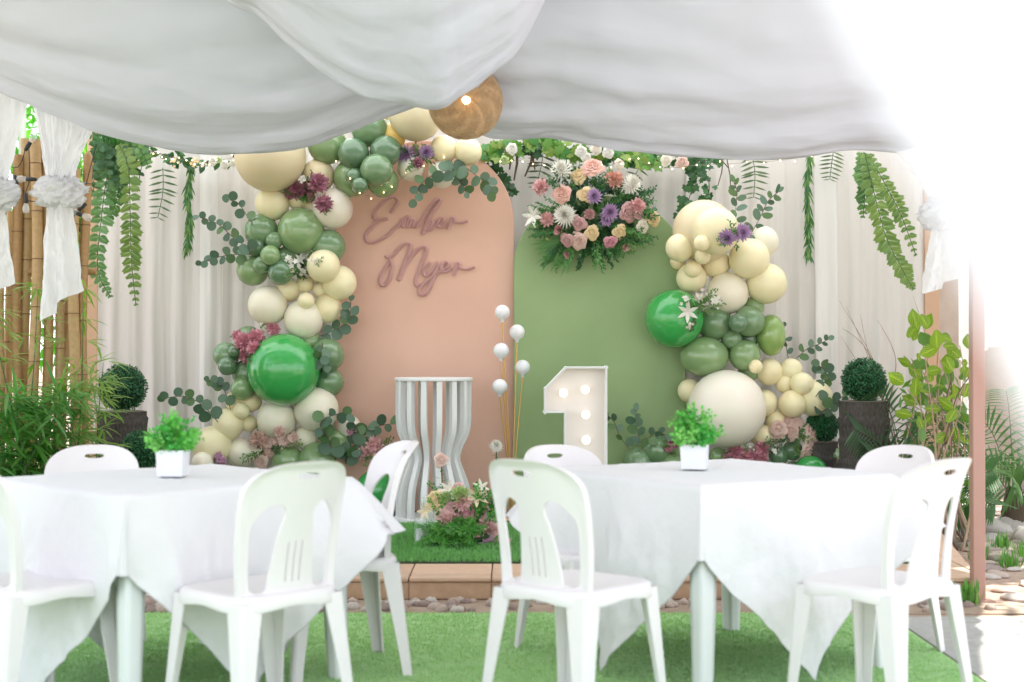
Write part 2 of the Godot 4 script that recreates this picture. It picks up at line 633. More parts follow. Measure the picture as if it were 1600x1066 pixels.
# a cloth gathered at a tie: a fan above it, a knot, and a tail below
func tied_drape(t: Node3D, top_a: Vector3, top_b: Vector3, tie: Vector3, tail: float, tail_w: float, waist: float, sd: int, lean := 0.0, gather := 1.6) -> void:
	var f := FastNoiseLite.new()
	f.seed = sd
	f.frequency = 1.0
	var o := t.position
	var fan := M.new()
	fan.grid(60, 26, func(u: float, w: float) -> Vector3:
		var a := top_a.lerp(top_b, u)
		var b := tie + Vector3((u - 0.5) * waist, 0.01, 0.5 * waist * sin(u * PI))
		var k := pow(w, 0.8)
		var p := a.lerp(b, k)
		p.x = lerpf(a.x, b.x, 1.0 - pow(1.0 - w, gather))
		var fold := sin(u * 22.0 + 3.0 * f.get_noise_2d(u * 3.0, w)) * 0.014 * (0.5 + w) + f.get_noise_2d(u * 7.0, w * 1.3) * 0.03
		return p - o + Vector3(0, 0, fold))
	obj("drape", fan, mats["drape_cloth"], t)
	var knot := M.new()
	knot.grid(40, 24, func(u: float, w: float) -> Vector3:
		var a := -TAU * u
		var e := PI * w
		var d := Vector3(cos(a) * sin(e), -cos(e), sin(a) * sin(e))
		var crease := absf(sin(d.x * 9.0 + 5.0 * f.get_noise_3dv(d * 1.6))) * 0.16 + f.get_noise_3dv(d * 4.0) * 0.35
		return tie - o + d * Vector3(waist * 1.05, waist * 0.72, waist * 0.75) * (0.86 + crease), true)
	obj("knot", knot, mats["drape_cloth"], t)
	var tl := M.new()
	tl.grid(44, 24, func(u: float, w: float) -> Vector3:
		var wide := lerpf(waist * 0.7, tail_w, pow(w, 0.6))
		var hem := tail * (1.0 - 0.18 * u * (1.0 if lean >= 0 else -1.0) + (0.08 if u < 0.4 else 0.0))
		var p := tie + Vector3((u - 0.5) * wide + lean * w, -hem * w, 0.015 + 0.03 * sin(u * PI))
		return p - o + Vector3(0, 0, sin(u * 13.0 + 2.0 * f.get_noise_2d(u * 2.0, w * 2.0)) * 0.018 * (0.4 + w) + 0.02 * f.get_noise_2d(u * 4.0, w * 5.0)))
	obj("tail", tl, mats["drape_cloth"], t)

func build_tent() -> void:
	# tent roof on its posts: out of the picture, but it is what shades the tables
	var post := M.new()
	for q in [Vector3(-3.9, 0, -7.4), Vector3(-3.9, 0, -11.3), Vector3(3.6, 0, -11.3), Vector3(-3.9, 0, -1.4), Vector3(3.6, 0, -1.4)]:
		var pm := M.new()
		pm.tube([Vector3.ZERO, Vector3(0, 3.45, 0)], [0.03], 10)
		var where := "behind the curtain backdrop" if q.z < -11 else ("beside the bamboo fence" if q.z < -5 else "at the open front of the tent")
		var side := "the bamboo side" if q.x < 0 else "the stony side"
		var o := obj("tent_post", pm, mats["white_paint"])
		o.position = q
		tag(o, "slim white tent post %s on %s" % [where, side], "post", "white tent posts")
	for k in 2:                               # a lined front sheet and a thin rear sheet, lapped at the ridge beam
		var roof := M.new()
		roof.grid(48, 30, func(u: float, w: float) -> Vector3:
			var x := lerpf(-4.1, 3.55, u)
			var z := lerpf(-1.3, -6.7, w) if k == 0 else lerpf(-6.6, -11.6, w)
			return Vector3(x, 3.5 + 0.01 * k + 0.3 * (1.0 - absf(u * 2.0 - 1.0)) - 0.06 * absf(sin(z * 1.5)) * sin(u * PI), z))
		var ro := obj("tent_roof", roof, mats["lined_roof_cloth" if k == 0 else "roof_cloth"])
		tag(ro, ["lined white tent roof sheet stretched over the dressed tables", "thin white tent roof sheet stretched over the platform and backdrop"][k], "tent roof", "tent roof sheets")

	var left := [[-420, -120], [-250, 40], [-100, 105], [0, 145], [60, 172], [140, 204], [250, 232], [340, 242], [430, 239], [475, 232], [520, 216], [560, 201], [610, 180], [650, 168], [700, 158], [740, 138], [790, 100], [830, 40]]
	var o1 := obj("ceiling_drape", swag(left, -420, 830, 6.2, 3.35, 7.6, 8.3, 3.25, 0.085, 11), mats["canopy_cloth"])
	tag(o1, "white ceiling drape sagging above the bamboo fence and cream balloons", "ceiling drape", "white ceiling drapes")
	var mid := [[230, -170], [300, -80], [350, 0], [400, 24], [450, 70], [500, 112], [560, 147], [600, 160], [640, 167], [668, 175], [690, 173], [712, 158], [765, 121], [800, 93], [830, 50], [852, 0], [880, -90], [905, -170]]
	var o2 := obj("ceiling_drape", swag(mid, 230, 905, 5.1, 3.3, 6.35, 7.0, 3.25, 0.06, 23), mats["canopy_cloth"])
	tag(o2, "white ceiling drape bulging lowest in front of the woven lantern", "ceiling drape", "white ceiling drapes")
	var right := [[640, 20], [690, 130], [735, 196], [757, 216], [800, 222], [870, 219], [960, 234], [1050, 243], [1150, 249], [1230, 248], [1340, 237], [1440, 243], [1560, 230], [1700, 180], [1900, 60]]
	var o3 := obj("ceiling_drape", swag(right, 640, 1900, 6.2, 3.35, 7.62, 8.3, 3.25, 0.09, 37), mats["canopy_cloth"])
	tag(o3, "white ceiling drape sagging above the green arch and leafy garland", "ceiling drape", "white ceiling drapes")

	# plain drape closing the open side of the tent, ending well above the ground
	var sd := M.new()
	sd.grid(90, 12, func(u: float, w: float) -> Vector3:
		return Vector3(0.035 * sin(u * 70.0 + 2.0 * sin(u * 9.0)), lerpf(3.42, 1.2 + 0.05 * sin(u * 11.0), w), lerpf(-7.9, -11.2, u)))
	var so := obj("side_drape", sd, mats["side_cloth"])
	so.position = Vector3(3.5, 0, 0)
	tag(so, "plain white side drape closing the tent above the sunlit shrub", "drape")

	# drapes tied in knots
	var d := thing("tied_drape", "white drape tied in a knot in front of the bamboo, beside the fern", "drape", spot(95, 300, 7.8), "white tied drapes")
	tied_drape(d, spot(50, 160, 7.85), spot(152, 180, 7.8), spot(93, 300, 7.8), 0.66, 0.235, 0.14, 3, 0.02)
	d = thing("tied_drape", "white drape tied in a knot, cut by the edge of view at the fence", "drape", spot(-10, 300, 7.8), "white tied drapes")
	tied_drape(d, spot(-90, 110, 7.8), spot(44, 160, 7.85), spot(-12, 303, 7.8), 0.6, 0.215, 0.14, 5, 0.02)
	d = thing("tied_drape", "white drape tied in a knot above the sunlit yellow green plant", "drape", spot(1475, 330, 7.3), "white tied drapes")
	tied_drape(d, spot(1400, 238, 7.3), spot(1570, 200, 7.3), spot(1478, 335, 7.3), 0.38, 0.26, 0.13, 8, 0.0)
	d = thing("tied_drape", "large blurred white drape hanging close to the camera", "drape", Vector3(0.32, 0.9, -0.44), "white tied drapes")
	tied_drape(d, Vector3(-0.148, 1.95, -0.46), Vector3(0.95, 1.95, -0.40), Vector3(0.335, 0.88, -0.44), 0.6, 0.2, 0.11, 13, 0.0, 1.05)
	var rail := M.new()
	rail.tube([Vector3(-3.9, 0, 0), Vector3(3.6, 0, 0)], [0.025], 8)
	rail = M.new()
	rail.tube([Vector3(-0.3, 0, 0), Vector3(3.6, 0, 0)], [0.02], 8)
	var ra := obj("drape_rail", rail, mats["white_paint"])
	ra.position = Vector3(0, 1.97, -0.43)
	tag(ra, "thin white rail from which the near blurred drape hangs", "rail")

	# brown steel post at the platform corner
	var st := thing("steel_post", "square reddish brown steel post at the platform corner", "post", Vector3(spot(1528, 900, 6.85).x, 0.0, -6.85))
	var sp := M.new()
	sp.box(Vector3(0, 1.6, 0), Vector3(0.06, 3.2, 0.06), Basis(), 0.004)
	obj("shaft", sp, mats["steel_brown"], st)
	var bp := M.new()
	bp.box(Vector3(0, 0.006, 0), Vector3(0.13, 0.012, 0.13))
	obj("base_plate", bp, mats["steel_brown"], st)

	# woven lantern
	var c := spot(727, 159, 7.12)
	var la := thing("woven_lantern", "round brown woven twine lantern glowing below the ceiling drapes", "lantern", c)
	var r := 0.186
	var hole := (spot(729, 155, 6.9) - c).normalized()
	var shell := M.new()
	var bz := facing(hole)
	shell.grid(48, 30, func(u: float, w: float) -> Vector3:
		var a := -TAU * u
		var e := PI * w * 0.955
		return bz * (Vector3(cos(a) * sin(e), -cos(e), sin(a) * sin(e)) * r * (1.0 + 0.012 * sin(a * 9.0 + e * 7.0))), true)
	obj("shade", shell, textured("twine_shell", lin(0.42, 0.28, 0.15), lin(0.60, 0.43, 0.26), 0.12, 9.0, 0.9, 0.0, {"backlight_enabled": true, "backlight": Color(0.3, 0.26, 0.18)}), la)
	var tw := M.new()
	for k in 150:
		var ax := rdir()
		var b := facing(ax)
		var ring := []
		for s in 25:
			var a := TAU * s / 24.0
			ring.append(b * Vector3(cos(a), 0, sin(a)) * (r + 0.0025))
		tw.tube(ring, [0.0012], 3, 1.0, false)
	obj("twine", tw, textured("twine", lin(0.50, 0.34, 0.19), lin(0.68, 0.50, 0.32), 0.1, 9.0, 0.9), la)
	var bulb := M.new()
	bulb.ball(Vector3.ZERO, 0.022, 14, 10)
	var bo := obj("bulb", bulb, mat("lantern_glow", Color.WHITE, 0.5, {"emission_enabled": true, "emission": Color(1, 0.9, 0.75), "emission_energy_multiplier": 5.0}), la)
	bo.position = hole * 0.155
	var cd := M.new()
	cd.tube([Vector3(0, r, 0), Vector3(0.01, 0.9, 0)], [0.004], 6)
	obj("cord", cd, mats["dark_metal"], la)
	lamp("lantern_light", c + hole * 0.155, Color(1, 0.85, 0.65), 0.03, 0.02)

func lamp(called: String, at: Vector3, col: Color, energy: float, size: float) -> void:
	var l := OmniLight3D.new()
	l.name = numbered(called, self)
	l.light_color = col
	l.light_energy = energy
	l.light_size = size
	l.omni_range = 8.0
	l.omni_attenuation = 2.0
	l.shadow_enabled = true
	add_child(l)
	l.position = at

func arch_outline(half: float, spring: float, rise: float) -> PackedVector2Array:
	var o := PackedVector2Array([Vector2(-half, 0), Vector2(half, 0)])
	for k in 49:
		var a := PI * k / 48.0
		o.append(Vector2(cos(a) * half, spring + sin(a) * rise))
	return o

func build_backdrop() -> void:
	var t := thing("curtain_backdrop", "tall cream sheer curtain backdrop hung in folds behind the arches", "curtain", Vector3(0, DECK, -9.97))
	var cm := mat("sheer", lin(0.70, 0.665, 0.62), 0.9, {"backlight_enabled": true, "backlight": Color(0.1, 0.095, 0.09), "rim_enabled": true, "rim": 0.2})
	var cw := mat("sheer_pale", lin(0.80, 0.775, 0.74), 0.9, {"backlight_enabled": true, "backlight": Color(0.1, 0.095, 0.09), "rim_enabled": true, "rim": 0.2})
	var x := -2.91
	var k := 0
	while x < 2.85:
		var wide := 0.62 + 0.22 * rng.randf() if k % 2 == 0 else 0.10 + 0.06 * rng.randf()
		wide = minf(wide, 2.89 - x)
		var f := FastNoiseLite.new()
		f.seed = 60 + k
		f.frequency = 1.0
		var m := M.new()
		var x0 := x - 0.02
		var w0 := wide + 0.05
		var ph := rnd(0, TAU)
		var proud := 0.012 if k % 2 else 0.0
		m.grid(int(maxf(w0 * 100, 12)), 14, func(u: float, w: float) -> Vector3:
			var xx := u * w0
			var z := sin(xx * 42.0 + ph + 1.8 * f.get_noise_2d(xx * 3.0, w * 0.6)) * 0.012 + f.get_noise_2d(xx * 5.0, w * 0.35) * 0.035
			return Vector3(x0 + xx + 0.012 * f.get_noise_2d(xx * 2.0, w * 2.0), 0.01 + w * 2.72, z * (1.25 - 0.5 * w) + proud))
		obj("curtain_panel", m, cm if k % 2 == 0 else cw, t)
		x += wide
		k += 1
	for s in [-1, 1]:
		var pm := M.new()
		pm.box(Vector3(2.945 * s, 1.37, -0.01), Vector3(0.075 if s < 0 else 0.1, 2.74, 0.05), Basis(), 0.003)
		obj("frame_post", pm, mats["frame_wood"], t)
	var rm := M.new()
	rm.box(Vector3(0, 2.77, -0.01), Vector3(5.98, 0.06, 0.05), Basis(), 0.003)
	obj("top_rail", rm, mats["frame_wood"], t)

	var b := spot(664, 600, 9.78)
	var hp := 139.5 / FOCAL * 9.78
	var a := thing("arch_panel", "tall peach painted arch panel carrying the rose cursive name", "arch panel", Vector3(b.x, DECK + 0.008, -9.78))
	var y_spring := spot(664, 352, 9.78).y - DECK
	var m1 := M.new()
	m1.slab(arch_outline(hp, y_spring, spot(664, 222, 9.78).y - DECK - y_spring), -0.015, 0.015)
	obj("panel", m1, textured("peach_paint", lin(0.70, 0.425, 0.315), lin(0.755, 0.47, 0.355), 0.008, 0.6, 0.55), a)
	for s in [-0.35, 0.35]:
		var leg := M.new()
		leg.box(Vector3(s, 0.5, -0.07), Vector3(0.05, 1.0, 0.03))
		leg.box(Vector3(s, 0.01, -0.1), Vector3(0.05, 0.02, 0.14))
		obj("stand", leg, mats["frame_wood"], a)

	b = spot(937, 600, 9.7)
	hp = 134.0 / FOCAL * 9.7
	var g := thing("arch_panel", "shorter sage green painted arch panel topped by the big bouquet", "arch panel", Vector3(b.x, DECK + 0.008, -9.7))
	y_spring = spot(937, 415, 9.7).y - DECK
	var m2 := M.new()
	m2.slab(arch_outline(hp, y_spring, spot(937, 307, 9.7).y - DECK - y_spring), -0.015, 0.015)
	obj("panel", m2, textured("green_paint", lin(0.255, 0.37, 0.16), lin(0.30, 0.42, 0.19), 0.008, 0.6, 0.55), g)
	for s in [-0.35, 0.35]:
		var leg := M.new()
		leg.box(Vector3(s, 0.5, -0.07), Vector3(0.05, 1.0, 0.03))
		leg.box(Vector3(s, 0.01, -0.1), Vector3(0.05, 0.02, 0.14))
		obj("stand", leg, mats["frame_wood"], g)

# cursive letters cut from rose acrylic: each letter a raised stroke on a wider backing stroke
func word_sign(label: String, letters: Array) -> void:
	var d := 9.753
	var first: Array = letters[0][0]
	var o := spot(540 + first[0] * 0.1877, 280 + first[1] * 0.1877, d)
	var t := thing("name_sign", label, "sign", o)
	var back := mat("rose_acrylic", lin(0.60, 0.345, 0.31), 0.35)
	var core := mat("rose_core", lin(0.52, 0.27, 0.26), 0.3)
	for s in letters:
		var pts := []
		for q in s:
			pts.append(spot(540 + q[0] * 0.1877, 280 + q[1] * 0.1877, d) - o)
		var line := spline(pts, 7)
		var r := []
		var front := []
		for k in line.size():
			var f := float(k) / (line.size() - 1)
			var dirv: Vector3 = line[mini(k + 1, line.size() - 1)] - line[maxi(k - 1, 0)]
			var slope := absf(dirv.normalized().y)
			r.append((0.0098 + 0.006 * slope) * (0.75 + 0.25 * sin(PI * clampf(f, 0.04, 0.96))))
			front.append(line[k] + Vector3(0, 0, 0.008))
		var bm := M.new()
		bm.tube(line, r, 10, 0.42)
		var lo := obj("letter", bm, back, t)
		var fm := M.new()
		var rf := []
		for k in r:
			rf.append(k * 0.42)
		fm.tube(front, rf, 8, 0.9)
		obj("raised_stroke", fm, core, lo)

func build_lettering() -> void:
	word_sign("rose cursive sign reading Ember on the peach arch panel", [
		[[372, 285], [405, 235], [432, 180], [400, 150], [345, 165], [285, 215], [238, 275], [238, 325], [290, 342], [350, 330], [270, 352], [205, 410], [166, 475], [185, 525], [250, 522], [330, 480], [395, 420], [440, 380]],
		[[425, 405], [455, 355], [478, 330], [470, 400], [505, 325], [524, 318], [515, 402], [548, 340], [570, 350], [562, 400], [598, 385]],
		[[598, 395], [640, 320], [700, 235], [755, 172], [785, 180], [735, 250], [690, 330], [655, 410], [640, 455], [662, 420], [700, 350], [722, 365], [700, 410], [665, 430], [705, 420], [745, 385]],
		[[745, 390], [795, 360], [812, 330], [785, 330], [765, 365], [775, 397], [810, 398], [850, 360]],
		[[850, 420], [872, 350], [882, 322], [900, 330], [905, 352], [945, 362], [985, 358], [1015, 346]]])
	word_sign("rose cursive sign reading Myer below the word Ember on peach", [
		[[328, 635], [355, 655], [390, 640], [430, 590], [480, 545], [525, 535], [540, 560], [515, 640], [475, 740], [440, 840], [480, 740], [545, 640], [610, 578], [655, 565], [672, 590], [645, 670], [610, 760], [580, 850], [592, 890], [630, 870]],
		[[362, 660], [385, 720], [365, 820], [330, 880], [295, 880], [288, 830], [315, 760], [362, 690]],
		[[705, 695], [665, 740], [650, 790], [672, 805], [720, 760], [770, 695], [748, 770], [715, 860], [672, 945], [635, 968], [612, 940], [635, 890], [700, 830], [770, 780]],
		[[770, 780], [830, 745], [858, 712], [835, 690], [805, 715], [800, 760], [835, 775], [885, 740]],
		[[898, 805], [915, 740], [925, 698], [945, 705], [955, 735], [1000, 750], [1040, 742], [1072, 730]]])

func build_bamboo() -> void:
	var t := thing("bamboo_fence", "fence of upright tan bamboo poles with uneven cut tops", "fence", spot(70, 700, 8.6) * Vector3(1, 0, 1))
	var bm := [textured("bamboo_a", lin(0.42, 0.26, 0.11), lin(0.56, 0.37, 0.18), 0.03, 3.0, 0.5), textured("bamboo_b", lin(0.36, 0.20, 0.08), lin(0.48, 0.30, 0.13), 0.03, 3.0, 0.5), textured("bamboo_c", lin(0.48, 0.32, 0.15), lin(0.60, 0.43, 0.22), 0.03, 3.0, 0.5)]
	var ring := mat("bamboo_ring", lin(0.20, 0.12, 0.05), 0.7)
	var row := [[-150, 260, 17], [-122, 240, 18], [-98, 270, 16], [-70, 235, 18], [-42, 250, 17], [-18, 255, 17], [4, 260, 17], [24, 242, 16], [39, 217, 17], [57, 218, 17], [74, 210, 15], [97, 240, 14], [117, 264, 17], [134, 236, 15], [13, 330, 12], [108, 300, 12]]
	for k in row.size():
		var q: Array = row[k]
		var d := 8.6 + 0.05 * (k % 3) + (0.16 if k > 13 else 0.0)
		var top := spot(q[0], q[1], d)
		var r: float = q[2] / FOCAL * d / 2
		var h := top.y
		var lean := rnd(-0.05, 0.05)
		var m := M.new()
		var pts := []
		var rad := []
		var nodes := []
		var y := 0.0
		var next := rnd(0.12, 0.3)
		while y < h:
			var rr := r * (1.06 - 0.1 * y / h)
			pts.append(Vector3(lean * (1.0 - y / h) + 0.012 * sin(y * 3.0 + k), y, 0))
			rad.append(rr)
			y += 0.04
			if y > next and y < h - 0.05:
				nodes.append(Vector3(lean * (1.0 - y / h) + 0.012 * sin(y * 3.0 + k), y, 0))
				pts.append(nodes[-1] - Vector3(0, 0.006, 0)); rad.append(rr)
				pts.append(nodes[-1]); rad.append(rr * 1.09)
				pts.append(nodes[-1] + Vector3(0, 0.006, 0)); rad.append(rr * 0.98)
				next += rnd(0.24, 0.36)
				y += 0.01
		pts.append(Vector3(0.012 * sin(h * 3.0 + k), h, 0))
		rad.append(r * (0.2 if k == 13 or k == 10 else 0.94))
		m.tube(pts, rad, 12)
		var o := obj("bamboo_pole", m, bm[k % 3], t)
		o.position = Vector3(top.x, 0, -d) - t.position
		for p in nodes:
			var nm := M.new()
			nm.tube([p - Vector3(0, 0.003, 0), p + Vector3(0, 0.003, 0)], [r * 1.1], 12, 1.0, false)
			obj("node_ring", nm, ring, o)
	for y in [0.7, 1.7]:
		var cm := M.new()
		cm.tube([Vector3(-0.95, y, -0.09), Vector3(0.28, y, -0.09)], [0.022], 8)
		obj("cross_pole", cm, bm[1], t)

	# festoon lights hung from the fence
	var f := thing("festoon_light", "string of clear bulbs in black sockets hung on the bamboo", "string light", spot(40, 225, 8.4))
	var wire := M.new()
	var hang := spline([spot(-60, 190, 8.4), spot(20, 262, 8.4), spot(42, 225, 8.4), spot(45, 280, 8.35), spot(40, 312, 8.35), spot(90, 316, 8.35), spot(118, 335, 8.35), spot(150, 225, 8.4)], 6)
	for k in hang.size():
		hang[k] -= f.position
	wire.tube(hang, [0.003], 5)
	obj("wire", wire, mats["dark_metal"], f)
	var glass := mat("bulb_glass", Color(0.95, 0.96, 0.97, 0.25), 0.05, {"transparency": BaseMaterial3D.TRANSPARENCY_ALPHA})
	for q in [[40, 308, 0.0], [24, 280, 0.2], [119, 333, 1.2], [129, 322, -0.9], [42, 230, 2.6], [50, 280, -1.6]]:
		var p := spot(q[0], q[1], 8.34) - f.position
		var sb := Basis(Vector3.BACK, q[2])
		var sm := M.new()
		sm.lathe([Vector2(0.0, 0.024), Vector2(0.010, 0.024), Vector2(0.013, 0.0), Vector2(0.013, -0.035), Vector2(0.0, -0.035)], 12, p, sb)
		var so := obj("socket", sm, mats["dark_metal"], f)
		var gm := M.new()
		gm.lathe([Vector2(0.010, -0.036), Vector2(0.016, -0.05), Vector2(0.021, -0.07), Vector2(0.016, -0.09), Vector2(0.0, -0.097)], 14, p, sb)
		obj("glass_bulb", gm, glass, so)

func leaf_mats(key: String, cols: Array, trans := 0.5) -> Array:
	var out := []
	for k in cols.size():
		var c: Color = cols[k]
		out.append(mat("%s_%d" % [key, k], c.linear_to_srgb(), 0.5, {"backlight_enabled": true, "backlight": Color(c.r, c.g, c.b) * (trans / maxf(c.g, 0.01)) }))
	return out

# an upright plant with narrow leaves in whorls along its canes
func bamboo_plant(label: String, px: float, d: float, height: float, spread: float, canes: int, leaf: float, cols: Array) -> void:
	var base := spot(px, 700, d) * Vector3(1, 0, 1)
	var t := thing("bamboo_plant", label, "plant", base, "leafy bamboo plants by the fence")
	var lm := leaf_mats("bamboo_leaf" + str(cols[0].g), cols, 0.7)
	for k in canes:
		var foot := Vector3(rnd(-0.5, 0.5) * spread * 0.5, 0, rnd(-0.18, 0.18))
		var h := height * rnd(0.55, 1.05)
		var tip := foot + Vector3(rnd(-0.5, 0.5) * spread, h, rnd(-0.2, 0.25))
		var pts := spline([foot, foot.lerp(tip, 0.5) + Vector3(rnd(-0.05, 0.05), 0.08, 0), tip], 6)
		var sm := M.new()
		sm.tube(pts, [0.006, 0.006, 0.006, 0.006, 0.005, 0.005, 0.004, 0.004, 0.003, 0.003, 0.002, 0.002, 0.001], 5)
		var c := obj("cane", sm, mats["stem_green"], t)
		for g in 2:
			var m := M.new()
			for s in 22:
				var p: Vector3 = pts[rng.randi_range(2, pts.size() - 1)]
				var side := rdir()
				side.y = absf(side.y) * 0.3
				var q := p + side * rnd(0.02, 0.12)
				for w in 3:
					var dv := (side + Vector3(rnd(-0.7, 0.7), rnd(-0.6, 0.35), rnd(-0.5, 0.5))).normalized()
					m.leaf(q, dv, Vector3(rnd(-0.3, 0.3), 1, rnd(0.0, 0.6)), leaf * rnd(0.6, 1.2), leaf * 0.11, 0.3, 3)
			obj("foliage", m, lm[rng.randi() % lm.size()], c)

func tree(label: String, at: Vector3, h: float, r: float, cols: Array, sd: int) -> void:
	rng.seed = sd
	var t := thing("garden_tree", label, "tree", at, "trees around the garden")
	var tm := M.new()
	tm.tube([Vector3.ZERO, Vector3(0.05, h * 0.35, 0), Vector3(-0.04, h * 0.75, 0.05)], [0.14, 0.1, 0.05], 10)
	var tr := obj("trunk", tm, textured("bark", lin(0.12, 0.09, 0.06), lin(0.22, 0.17, 0.12), 0.05, 3.0, 0.9, 1.0), t)
	for k in 6:
		var b := M.new()
		var e := Vector3(rnd(-1, 1) * r * 0.7, h * rnd(0.55, 0.95), rnd(-1, 1) * r * 0.7)
		b.tube(spline([Vector3(0.03, h * 0.4, 0), e * Vector3(0.4, 0.75, 0.4), e], 4), [0.05, 0.045, 0.04, 0.035, 0.03, 0.025, 0.02, 0.015, 0.01], 6)
		obj("limb", b, mats["twig"], tr)
	var lm := leaf_mats("tree_leaf" + str(sd), cols, 0.8)
	for g in 9:
		var m := M.new()
		var cc := Vector3(rnd(-1, 1) * r * 0.75, h * rnd(0.5, 1.0), rnd(-1, 1) * r * 0.75)
		var cr := r * rnd(0.35, 0.6)
		for k in 420:
			var q := cc + rdir() * cr * pow(rng.randf(), 0.4) * Vector3(1, 0.8, 1)
			m.leaf(q, rdir(), rdir(), rnd(0.08, 0.16), rnd(0.04, 0.07), 0.2, 2)
		obj("crown", m, lm[g % lm.size()], t)

func palm(label: String, base: Vector3, fronds: Array, cols: Array) -> void:
	var t := thing("palm_plant", label, "palm", base, "low palms beside the platform")
	var lm := leaf_mats("palm" + str(cols[0].g), cols, 0.5)
	var tm := M.new()
	tm.tube([Vector3.ZERO, Vector3(0, 0.12, 0), Vector3(0, 0.3, 0)], [0.08, 0.09, 0.05], 10)
	obj("trunk", tm, mats["twig"], t)
	for q in fronds:
		var tip: Vector3 = q
		var line := spline([Vector3(0, 0.2, 0), tip * 0.5 + Vector3(0, tip.length() * 0.28, 0), tip], 10)
		var sm := M.new()
		sm.tube(line, [0.008, 0.007, 0.006, 0.005, 0.004, 0.003], 5)
		var fr := obj("frond", sm, mats["stem_green"], t)
		var m := M.new()
		for k in range(4, line.size()):
			var dv: Vector3 = (line[mini(k + 1, line.size() - 1)] - line[k - 1]).normalized()
			var sd := dv.cross(Vector3(0.1, 0.5, 1)).normalized()
			var f := float(k) / line.size()
			for s in [-1.0, 1.0]:
				m.leaf(line[k], (sd * s + dv * 0.7 + Vector3(0, -0.25, 0)).normalized(), Vector3(0, 1, 0.4), 0.26 * (1.1 - 0.6 * f), 0.02, 0.35, 3)
		obj("foliage", m, lm[rng.randi() % lm.size()], fr)

